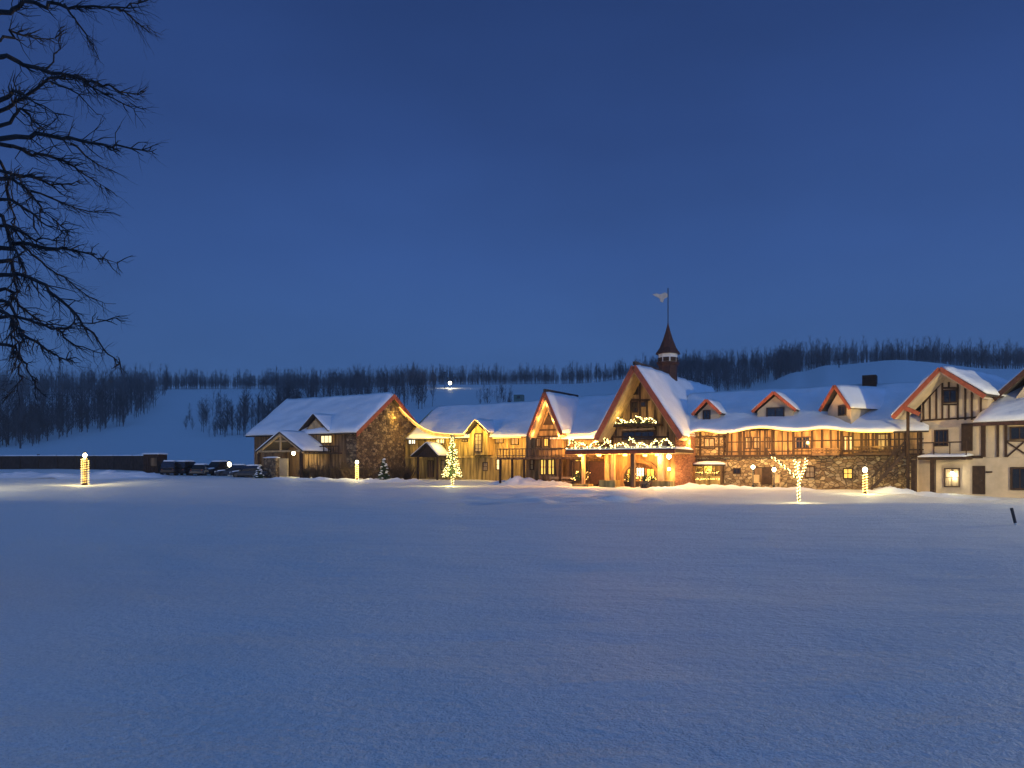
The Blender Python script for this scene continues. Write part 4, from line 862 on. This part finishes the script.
def lit_fork(px, D):
    g = G(px, D); x, y, z = g; s_ = D/F; e = empty('lit_tree', g, 'small forked tree tightly wrapped in bright lights', 'lit tree'); q = random.Random(6)
    P_ = lambda dx, yy, dy=0: Vector((x+dx*s_, y+dy, CH+(HY-yy)*s_))
    yb = HY-(g.z-CH)/s_
    limbs = [[P_(0, yb), P_(-.5, yb-10), P_(0, 481)], [P_(0, 481), P_(-3, 473, -.1), P_(-4, 465, -.2), P_(-6, 459, -.2)], [P_(0, 481), P_(5, 472, .2), P_(8, 464, .2), P_(9, 458, .3)], [P_(-2, 478), P_(-10, 470, .2), P_(-17, 463, .3), P_(-26, 456, .4)], [P_(1, 479), P_(1, 470, .4), P_(3, 461, .5)]]
    rad = [.055, .05, .05, .04, .03]
    for i, (l_, r_) in enumerate(zip(limbs, rad)):
        m = MB(); m.tube(l_, [r_*1.2]+[r_]*(len(l_)-2)+[r_*.5], 6); b_ = m.build('trunk' if i == 0 else 'limb', M['bark'], e)
        m = MB(); tot = sum((b-a).length for a, b in zip(l_, l_[1:])); k = 0
        for a, b in zip(l_, l_[1:]):
            n_ = int((b-a).length*(22 if i != 3 else 16)); d_ = (b-a).normalized(); o1 = d_.orthogonal().normalized(); o2 = d_.cross(o1)
            for j in range(n_):
                c = a.lerp(b, j/n_); k += 1; an = k*1.3; m.ball(c+(o1*math.cos(an)+o2*math.sin(an))*(r_*1.25+.02), .034, 6)
        m.build('fairy_lights', M['bulbw'], b_)
    for k in range(14):
        a = limbs[q.choice((1, 2, 3))][-1]; m = MB(); m.tube([a, a+Vector((q.uniform(-.5, .5), q.uniform(-.3, .3), q.uniform(.1, .7)))], [.015, .005], 4); m.build('twig', M['bark'], e)
    for p_ in (P_(0, 492, -.4), P_(0, 473, -.5), P_(-12, 466, -.3)): lamp('fairy_light', p_, 9, (1, .82, .36), e, .15)
lit_fork(799, 53)
# lamp behind the cars and light up the slope
g = G(229, 98); globe_lamp('yard_lamp', tuple(g), 'bright white yard lamp behind the parked cars', 60, (1, .9, .65), post=CH+(HY-464.5)*98/F-g.z, r=.32, cat='lamp post')
g = G(450, 430); e = globe_lamp('slope_lamp', tuple(g), 'distant bright lamp high on the ski slope', 700, (1, .85, .5), post=3.0, r=.9, cat='lamp post')
for px, lab in ((443, 'left small dark hut near the distant slope lamp'), (456, 'right small dark hut near the distant slope lamp')):
    pass

def assumed_street_lamp(px, D, h_, power, label):  # builds an assumed lamp outside the view, added for its light
    g = G(px, D); x, y, z = g; e = empty('assumed_street_lamp', g, label, 'street lamp'); sd = -1 if x > 0 else 1
    m = MB(); m.lathe((x, y, z), [(.16, -.5), (.14, .4), (.10, .6), (.07, h_)], 10); m.build('pole', M['metal'], e)
    m = MB(); m.tube([(x, y, z+h_-.1), (x+sd*.8, y, z+h_+.25), (x+sd*1.6, y, z+h_+.25)], .05, 8); m.build('arm', M['metal'], e)
    m = MB(); m.lathe((x+sd*1.9, y, z+h_+.15), [(.3, -.02), (.32, .08), (.2, .2), (.05, .24)], 12, (1.3, .8)); hd = m.build('lamp_head', M['metal'], e)
    m = MB(); m.lathe((x+sd*1.9, y, z+h_+.02), [(.1, -.06), (.24, .03), (.26, .1)], 12, (1.3, .8)); m.build('lens', M['globe'], hd)
    lamp('assumed_street_light', (x+sd*1.9, y, z+h_-.25), power, (1, .84, .45), e, .25)
assumed_street_lamp(1500, 34, 4.8, 4600, 'assumed tall street lamp out of view to the right of the house')  # unseen, assumed lamp added to warm the snow, dormers and cream house
assumed_street_lamp(-190, 58, 5.8, 1400, 'assumed tall street lamp out of view to the left of the fence')  # unseen, assumed lamp added to light the snow; tree shadow falls off-frame
# ================================================================ LEFT: wall, shed, cars
g0 = G(-160, 108); g1 = G(152, 103); f = Frame(g0.x, g0.y, math.degrees(math.atan2(-(g1.y-g0.y), g1.x-g0.x))); LN = (g1-g0).length
fe = empty('timber_fence', g0, 'long dark timber fence with snow along its top, far left', 'fence')
m = MB(); zt2 = CH+(HY-456)*104/F
fbox(m, f, 0, LN, -.08, .08, 1.0, zt2); m.build('board_panel', M['bark'], fe)
n_ = int(LN/2.6)
for k in range(n_+1):
    u_ = LN*k/n_; m = MB(); fbox(m, f, u_-.1, u_+.1, -.16, .16, .9, zt2+.12+R.uniform(-.05, .15)); m.build('post', M['bark'], fe)
m = MB(); slab([f.p(0, -.25, zt2), f.p(LN, -.25, zt2), f.p(LN, .25, zt2), f.p(0, .25, zt2)], .12, 80, 3, .01, None, .2, .5, mb=m); m.build('snow_cap', M['roofsnow'], fe, True)
g = G(155, 99); f = Frame(g.x, g.y, 15); D = 99; hz = CH+(HY-454.5)*D/F
sh = empty('storage_shed', g, 'small dark flat roofed shed with a snowy top at fence end', 'shed')
m = MB(); fbox(m, f, -1.05, 1.05, -.8, .9, .8, hz); battens(m, f, -1.05, 1.05, -.8, .9, hz-.02, .3, .06, .04); m.build('wall', M['timber'], sh)
m = MB(); slab([f.p(-1.2, -.95, hz), f.p(1.2, -.95, hz), f.p(1.2, 1, hz), f.p(-1.2, 1, hz)], .22, 10, 8, .01, None, .3, .2, mb=m); m.build('snow_cap', M['roofsnow'], sh, True)
door(f, 151, 458, 157, 466, -.84, sh, 'brown')
def make_car(tall, mt):
    e = empty('parked_car', (0, 0, 0)); ORG[e.name] = Vector((0, 0, 0))
    h_ = 1.75 if tall else 1.42; L2 = 2.3; fr = Frame(0, 0, 0)
    def skin(secs, nm, mm, sm_=False):
        b = MB(); rings = []
        for x, w_, z0, z1 in secs:
            rings.append([(x, -w_, z0), (x, -w_*1.03, (z0+z1)*.5), (x, -w_*.93, z1-.05), (x, -w_*.8, z1), (x, w_*.8, z1), (x, w_*.93, z1-.05), (x, w_*1.03, (z0+z1)*.5), (x, w_, z0)])
        k = 8; b.v = [p for r_ in rings for p in r_]
        for i in range(len(rings)-1):
            for j in range(k): b.f.append((i*k+j, i*k+(j+1) % k, (i+1)*k+(j+1) % k, (i+1)*k+j))
        b.f.append(tuple(range(k))); b.f.append(tuple((len(rings)-1)*k+j for j in range(k))[::-1]); return b.build(nm, mm, e, sm_)
    bz = .95 if tall else .82
    skin([(-L2, .72, .45, bz-.22), (-L2+.12, .84, .32, bz-.06), (-1.2, .9, .28, bz), (.9, .9, .28, bz), (1.4, .88, .28, bz-.05), (L2-.15, .82, .32, bz-.16), (L2, .7, .42, bz-.3)], 'body', mt)
    skin([(-L2+.2 if tall else -1.75, .74, bz-.02, bz+.03), (-L2+.42 if tall else -1.2, .72, bz-.02, h_-.06), (-.9, .74, bz-.02, h_), (.25, .74, bz-.02, h_-.02), (1.05, .76, bz-.02, bz+.04)], 'cabin_glass', M['glass'])
    b = MB(); b.hexa([(-1.75 if tall else -1.1, -.6, h_-.03), (.3, -.6, h_-.03), (.3, .6, h_-.03), (-1.75 if tall else -1.1, .6, h_-.03), (-1.6 if tall else -.95, -.5, h_+.12), (.15, -.5, h_+.12), (.15, .5, h_+.12), (-1.6 if tall else -.95, .5, h_+.12)]); b.build('snow_cap', M['roofsnow'], e)
    b = MB(); b.hexa([(1.15, -.68, bz-.08), (2.05, -.62, bz-.14), (2.05, .62, bz-.14), (1.15, .68, bz-.08), (1.2, -.6, bz+.06), (1.95, -.5, bz-.02), (1.95, .5, bz-.02), (1.2, .6, bz+.06)]); b.build('snow_on_hood', M['roofsnow'], e)
    for sx_ in (-1.4, 1.42):
        for sy in (-1, 1):
            b = MB(); b.tube([(sx_, sy*.68, .34), (sx_, sy*.9, .34)], .34, 16); wl = b.build('wheel', M['rubber'], e)
            b = MB(); b.tube([(sx_, sy*.88, .34), (sx_, sy*.92, .34)], .19, 10); b.build('rim', M['metal'], wl)
    for sy in (-1, 1):
        b = MB(); b.ball((2.22, sy*.55, .62), .11, 8); b.build('headlight', M['white'], e)
        b = MB(); b.ball((-2.22, sy*.6, .75), .09, 8); b.build('tail_light', M['red'], e)
        b = MB(); b.hexa([(.85, sy*.92, bz), (1.0, sy*.92, bz), (1.0, sy*1.06, bz), (.85, sy*1.06, bz), (.85, sy*.92, bz+.13), (1.0, sy*.92, bz+.13), (1.0, sy*1.06, bz+.13), (.85, sy*1.06, bz+.13)]); b.build('wing_mirror', mt, e)
    return e
cA = make_car(True, M['carpaint']); cB = make_car(False, M['carblue'])
cars = [(cA, 172, 95, 100, 'black van like car nearest the storage shed'), (cA, 189, 96, 80, 'tall black car second from the shed, tail to the field'), (cB, 202, 95, 95, 'low grey car between tall dark cars'), (cA, 217, 97, 250, 'dark car just left of the yard lamp'), (cB, 236, 94, 190, 'low dark car just right of the yard lamp'), (cB, 251, 92, 175, 'low dark car closest to the barn porch')]
usedc = set()
for src, px, D, rot, lab in cars:
    c = src if src.name not in usedc else copy_tree(src); usedc.add(src.name)
    c.location = G(px, D)+Vector((0, 0, -.12)); c.rotation_euler = (0, 0, math.radians(rot)); tag(c, lab, 'car', 'cars parked left of the barn')

# ================================================================ SHRUBS, SNOW PILES, SMALL THINGS
def shrub(px, D, w_, h_, label, mt='twig', n=120, snow=False):
    g = G(px, D); x, y, z = g; m = MB(); q = random.Random(int(px*7))
    for k in range(n):
        a = q.uniform(0, 6.28); r_ = w_*q.random()**.6; b = Vector((x+math.cos(a)*r_*.3, y+math.sin(a)*r_*.2, z-.1)); t = Vector((x+math.cos(a)*r_, y+math.sin(a)*r_*.6, z+h_*q.uniform(.5, 1)*(1-.3*(r_/w_)**2)))
        m.tube([b, b.lerp(t, .55)+Vector((q.gauss(0, .08), q.gauss(0, .08), .08)), t], [.022, .015, .006], 3, False)
        for s_ in range(4):
            c = b.lerp(t, q.uniform(.4, 1)); m.tube([c, c+Vector((q.gauss(0, .18), q.gauss(0, .18), abs(q.gauss(0, .2))))], [.012, .004], 3, False)
    o = m.build('shrub', M[mt]); o.data.transform(__import__('mathutils').Matrix.Translation(-g)); o.location = g
    return tag(o, label, 'shrub', 'bare shrubs along the barn')
for px, D, w_, h_, lab in ((306, 90, 1.2, 1.5, 'bare shrub right of the barn porch'), (318, 89.5, 1.5, 2.0, 'bare shrub below the cross gable'), (330, 89, 1.5, 1.8, 'bare shrub below the lit barn window'), (341, 88.5, 1.4, 2.2, 'tall bare shrub between window and wrapped lamp post'), (350, 88, 1.3, 1.7, 'bare shrub just left of the wrapped lamp post'), (368, 89, 1.6, 1.8, 'bare shrub just right of the wrapped lamp post'), (397, 93, 1.3, 2.4, 'bare shrub right of the small conifer'), (408, 94, 1.2, 2.0, 'bare shrub beside the small dark door porch')): shrub(px, D, w_, h_, lab)
def conifer(px, D, h_, label, w_=.34):
    g = G(px, D); x, y, z = g; e = empty('small_conifer', g, label, 'conifer'); q = random.Random(9); m = MB(); m.tube([(x, y, z-.2), (x, y, z+h_)], [.08, .02], 5); m.build('trunk', M['bark'], e); m = MB(); s = MB()
    for k in range(150):
        t = q.random()**1.2; b = Vector((x, y, z+.1+(h_-.1)*t)); a = q.uniform(0, 6.28); ln = (1-t)*h_*w_+.08; tip = b+Vector((math.cos(a)*ln, math.sin(a)*ln, -.25*ln)); m.tube([b, tip], [.05, .01], 3, False)
        for s_ in range(8): c = b.lerp(tip, q.uniform(.2, 1)); m.tube([c, c+Vector((q.gauss(0, .13), q.gauss(0, .13), q.gauss(-.03, .08)))], [.03, .006], 3, False)
        if k % 4 == 0: s.lathe(tuple(b.lerp(tip, .75)+Vector((0, 0, .05))), [(.16, -.02), (.13, .04), (.02, .08)], 6)
    m.build('crown', M['needle'], e); s.build('snow_clump', M['roofsnow'], e)
conifer(384, 89, 2.3, 'small snow dusted conifer before the stone gable')
conifer(259, 90, 1.2, 'low dark conifer at the left end of the barn', .5)
def pile(pts, label, name='snow_pile', seed=1):
    # elongated mound: pts (px, D, height, radius)
    xs = [G(p_[0], p_[1]) for p_ in pts]; x0 = min(a.x for a in xs)-3; x1 = max(a.x for a in xs)+3; y0 = min(a.y for a in xs)-3; y1 = max(a.y for a in xs)+3
    nx = int((x1-x0)/.22); ny = int((y1-y0)/.22); m = MB(); idx = {}
    def hh(x, y):
        s_ = 0
        for (px, D, h_, r_), c in zip(pts, xs): s_ = max(s_, h_*math.exp(-((x-c.x)**2+(y-c.y)**2)/r_**2))
        return s_*(1+.5*noise.noise(Vector((x*1.1, y*1.1, seed)))+.3*noise.noise(Vector((x*3, y*3, seed))))
    for j in range(ny+1):
        for i in range(nx+1):
            x = x0+(x1-x0)*i/nx; y = y0+(y1-y0)*j/ny; h_ = hh(x, y); m.v.append((x, y, HG(x, y)+h_-.10)); idx[i, j] = h_
    for j in range(ny):
        for i in range(nx):
            if max(idx[i, j], idx[i+1, j], idx[i+1, j+1], idx[i, j+1]) > .05: m.f.append((j*(nx+1)+i, j*(nx+1)+i+1, (j+1)*(nx+1)+i+1, (j+1)*(nx+1)+i))
    us = sorted({i for f_ in m.f for i in f_}); mp_ = {a: b for b, a in enumerate(us)}; m.v = [m.v[i] for i in us]; m.f = [tuple(mp_[i] for i in f_) for f_ in m.f]
    return tag(m.build(name, M['snow'], None, True), label, 'snow pile', 'ploughed snow piles')
pile([(505, 80, .5, 1.6), (517, 78, .95, 1.5), (527, 77.5, .9, 1.4), (538, 77, .65, 1.5), (550, 75.5, .5, 1.4), (562, 74.5, .45, 1.3), (572, 74, .35, 1.2)], 'ploughed snow heap in front of the narrow gable')
pile([(690, 68.5, .4, 1.3), (702, 68, .35, 1.3), (716, 67.5, .35, 1.3), (730, 67, .3, 1.4), (745, 66, .25, 1.3), (762, 65, .25, 1.3), (780, 64, .25, 1.4), (800, 63.5, .25, 1.4)], 'low warm lit snow bank along the stone wing terrace', seed=4)
pile([(884, 62, .35, 1.3), (895, 61, .5, 1.2), (906, 60.5, .4, 1.0)], 'rounded snow heap at the foot of the outside stair', seed=6)
pile([(930, 58.8, .3, 1.2), (945, 58, .25, 1.1), (962, 57, .2, 1.2), (985, 55.5, .2, 1.2)], 'thin snow drift against the cream house', seed=8)
pile([(280, 86, .35, 1.4), (300, 85.5, .3, 1.6), (322, 85, .35, 1.6), (345, 84.5, .3, 1.6), (370, 84, .35, 1.6), (395, 85, .4, 1.5), (412, 86, .35, 1.5)], 'long low snow bank in front of the barn', seed=10)
pile([(20, 88, .5, 3), (60, 87, .4, 3), (110, 88, .6, 3), (140, 89, .5, 2.6)], 'broad snow bank below the far left fence', seed=12)
pile([(660, 66, .25, 1.1), (672, 65.5, .3, 1.1)], 'small snow ridge before the right canopy column', seed=14)
# marker stake
g = G(1016, 26); x, y, z = g; s_ = 26/F; e = empty('marker_stake', g, 'leaning black marker stake with pale foot in the snow at right edge', 'stake')
top = Vector((x-4.5*s_, y, CH+(HY-508)*s_)); bt = Vector((x+.5*s_, y, z-.1)); md = bt.lerp(top, .25)
m = MB(); m.tube([md, top], .05, 8); m.build('shaft', M['metal'], e); m = MB(); m.tube([bt, md], .045, 8); m.build('foot', M['white'], e)
# hillside hut and lift poles
g = G(519, 315); f = Frame(g.x, g.y, 10); hb = empty('slope_hut', g, 'small pale green hut on the open slope among bare trees', 'hut')
m = MB(); fbox(m, f, -1.9, 1.9, -1.5, 1.5, g.z-.6, g.z+3.4); m.build('wall', M['hut'], hb); m = MB(); slab([f.p(-2.1, -1.8, g.z+3.4), f.p(2.1, -1.8, g.z+3.4), f.p(2.1, 1.8, g.z+3.7), f.p(-2.1, 1.8, g.z+3.7)], .3, 4, 4, .01, None, .4, .1, mb=m); m.build('roof', M['roofsnow'], hb); winu(f, -.6, .6, g.z+1.9, g.z+2.8, -1.5, hb, 'glass', 'timber')
for px, D, h_, lab in ((839, 370, 4.5, 'thin lift pole on the snowy hill above the chimney'), (917, 380, 5.5, 'thin lift pole on the snowy hill left of the red gable'), (445, 425, 9, 'thin mast beside the distant slope lamp')):
    g = G(px, D); e = empty('lift_pole', g, lab, 'pole', 'poles on the ski slope'); m = MB(); m.tube([(g.x, g.y, g.z-1), (g.x, g.y, g.z+h_)], .22, 6); m.build('mast', M['metal'], e); m = MB(); m.tube([(g.x-1, g.y, g.z+h_), (g.x+1, g.y, g.z+h_)], .18, 6); m.build('crossarm', M['metal'], e)

# ================================================================ FOREGROUND BARE TREE (left)
ft = empty('bare_tree', (-10.2, 12.5, 0), 'large bare tree reaching dark branches in from the left edge', 'tree')
m = MB(); TX, TY = -10.2, 12.5
m.tube([(TX, TY, -.3), (TX+.05, TY, 1.5), (TX-.1, TY+.1, 4), (TX+.1, TY, 7), (TX+.05, TY-.1, 10), (TX+.3, TY, 13)], [.42, .32, .27, .22, .14, .04], 12); m.build('trunk', M['bark'], ft, True)
limbs = [
 [(0,15),(20,5),(50,3),(85,8),(125,6),(142,-1)], [(65,5),(80,25),(92,45),(101,60)], [(112,8),(128,13),(140,25),(155,31)], [(0,55),(30,67),(70,76),(100,83),(125,92),(143,92)],
 [(0,112),(20,98),(50,80),(75,78),(100,92),(130,107),(145,107)], [(50,83),(75,92),(98,115)], [(0,138),(50,136),(90,141),(130,148),(156,151)], [(0,145),(30,153),(60,158),(85,175),(112,191)],
 [(0,170),(15,180),(30,192),(45,212),(63,227)], [(30,190),(60,203),(85,210),(119,216)], [(70,142),(90,160),(112,172)], [(0,248),(25,244),(50,248),(75,250),(95,257),(119,262)],
 [(22,246),(45,265),(70,282),(95,300),(117,304)], [(0,275),(30,278),(60,300),(85,325),(110,355),(119,366)], [(0,262),(12,262),(15,290),(3,312),(-2,335)], [(0,318),(30,320),(55,328),(80,323),(128,319)],
 [(0,312),(20,330),(40,345),(60,357),(77,362)], [(58,330),(75,345),(105,355)], [(22,333),(18,360),(20,385),(5,400)], [(0,125),(20,110),(35,122),(48,135)], [(0,160),(8,190),(15,225),(20,230)], [(0,100),(15,92),(30,100),(60,115)],
 [(0,300),(12,330),(16,350),(10,372)], [(0,40),(18,34),(40,38),(62,30)], [(0,200),(25,208),(48,226),(70,232)], [(0,290),(18,300),(34,318),(52,322)], [(0,345),(15,352),(30,370),(42,392)], [(0,215),(10,240),(22,262),(30,290)], [(0,180),(28,176),(52,184),(84,182)], [(45,71),(58,48),(64,25)], [(0,226),(20,232),(45,240),(70,238)]]
q = random.Random(12)
DEP = []
def limb3(pts, k):
    main = pts[0][0] <= 0; D0 = 12.5; dep = q.uniform(-2.2, 2.2); n_ = len(pts); out = []
    for i, (px, py) in enumerate(pts):
        D = D0+dep*(i+1)/n_ if main else min(DEP, key=lambda q_: (q_[0]-pts[0][0])**2+(q_[1]-pts[0][1])**2)[2]+.25*i*(1 if dep > 0 else -1)
        if main:
            if i: DEP.extend(((pts[i-1][0]*(1-t)+px*t), (pts[i-1][1]*(1-t)+py*t), (D0+dep*(i+t)/n_)) for t in (0, .25, .5, .75, 1))
        out.append(Vector(((px-HX)/F*D, D, CH+(HY-py)*D/F)))
    if main:
        a = out[0]; zt = min(12, max(1.8, a.z-.55)); out = [Vector((TX, TY, zt)), Vector(((TX+a.x)/2, (TY+a.y)/2, (zt+a.z)/2-.02))]+out
    return out, main
def smooth(P, n=4):
    o = []
    for i in range(len(P)-1):
        a, b, c, d = P[max(i-1, 0)], P[i], P[i+1], P[min(i+2, len(P)-1)]
        for k in range(n):
            t = k/n; o.append(.5*((2*b)+(c-a)*t+(2*a-5*b+4*c-d)*t*t+(3*b-a-3*c+d)*t**3))
    o.append(P[-1]); return o
def twigs(m, P, r0, depth):
    n_ = len(P)
    for i in range(2 if depth == 2 else 1, n_-1):
        nr = 1-.6*i/n_
        for _ in range(1 if depth < 2 else (5 if i < n_*.6 else 3)):
            if q.random() < (.62 if depth == 2 else .5):
                b = P[i]; d = (P[i+1]-P[i-1]).normalized(); ln = q.uniform(.14, .62)*(nr if depth == 2 else .5)
                s_ = Vector((q.gauss(-.15, .5), q.gauss(0, .5), q.gauss(-.12, .75))); e1 = b+(d*.8+s_*.6).normalized()*ln*.5; e2 = e1+(d+s_*.3+Vector((0, 0, q.gauss(.05, .25)))).normalized()*ln*.5
                r_ = min(r0*.45, .009 if depth == 2 else .005); m.tube([b, e1, e2], [r_, r_*.75, r_*.35], 4, False)
                if depth > 0: twigs(m, [b, b.lerp(e1, .5), e1, e1.lerp(e2, .5), e2], r_, depth-1)
for k, pts in enumerate(sorted(limbs, key=lambda l_: l_[0][0] > 0)):
    P, main = limb3(pts, k); P = [p_+Vector((q.gauss(0, .012), q.gauss(0, .05), q.gauss(0, .012))) for p_ in smooth(P)]
    r0 = q.uniform(.034, .056) if main else .018; n_ = len(P); rad = [max(.004, r0*(1-i/n_)**.9) for i in range(n_)]
    m = MB(); m.tube(P, rad, 6, False); st = 8 if main else 1
    twigs(m, P[st:], r0*.6, 2); m.build('branch', M['bark'], ft)
for k in range(16):     # the side of the crown away from the field
    a = q.uniform(PI*.55, PI*1.45); z0 = q.uniform(3.5, 11); ln = q.uniform(2, 4); b = Vector((TX, TY, z0)); P = smooth([b, b+Vector((math.cos(a)*ln*.5, math.sin(a)*ln*.5, ln*.3)), b+Vector((math.cos(a)*ln, math.sin(a)*ln, ln*.45))], 6)
    m = MB(); m.tube(P, [.05*(1-i/len(P))+.004 for i in range(len(P))], 5, False); twigs(m, P[2:], .03, 1); m.build('branch', M['bark'], ft)

# ================================================================ cold evening haze
m = MB(); m.hexa([(-950, -60, -6), (950, -60, -6), (950, 900, -6), (-950, 900, -6), (-950, -60, 130), (950, -60, 130), (950, 900, 130), (-950, 900, 130)])
hm = bpy.data.materials.new('haze'); hm.use_nodes = True; n = hm.node_tree.nodes; n.remove(n['Principled BSDF'])
pv = n.new('ShaderNodeVolumePrincipled'); pv.inputs['Color'].default_value = (.85, .9, .95, 1); pv.inputs['Density'].default_value = .00025
hm.node_tree.links.new(pv.outputs[0], n['Material Output'].inputs['Volume'])
tag(m.build('haze', hm), 'thin cold evening haze over the valley', kind='stuff')
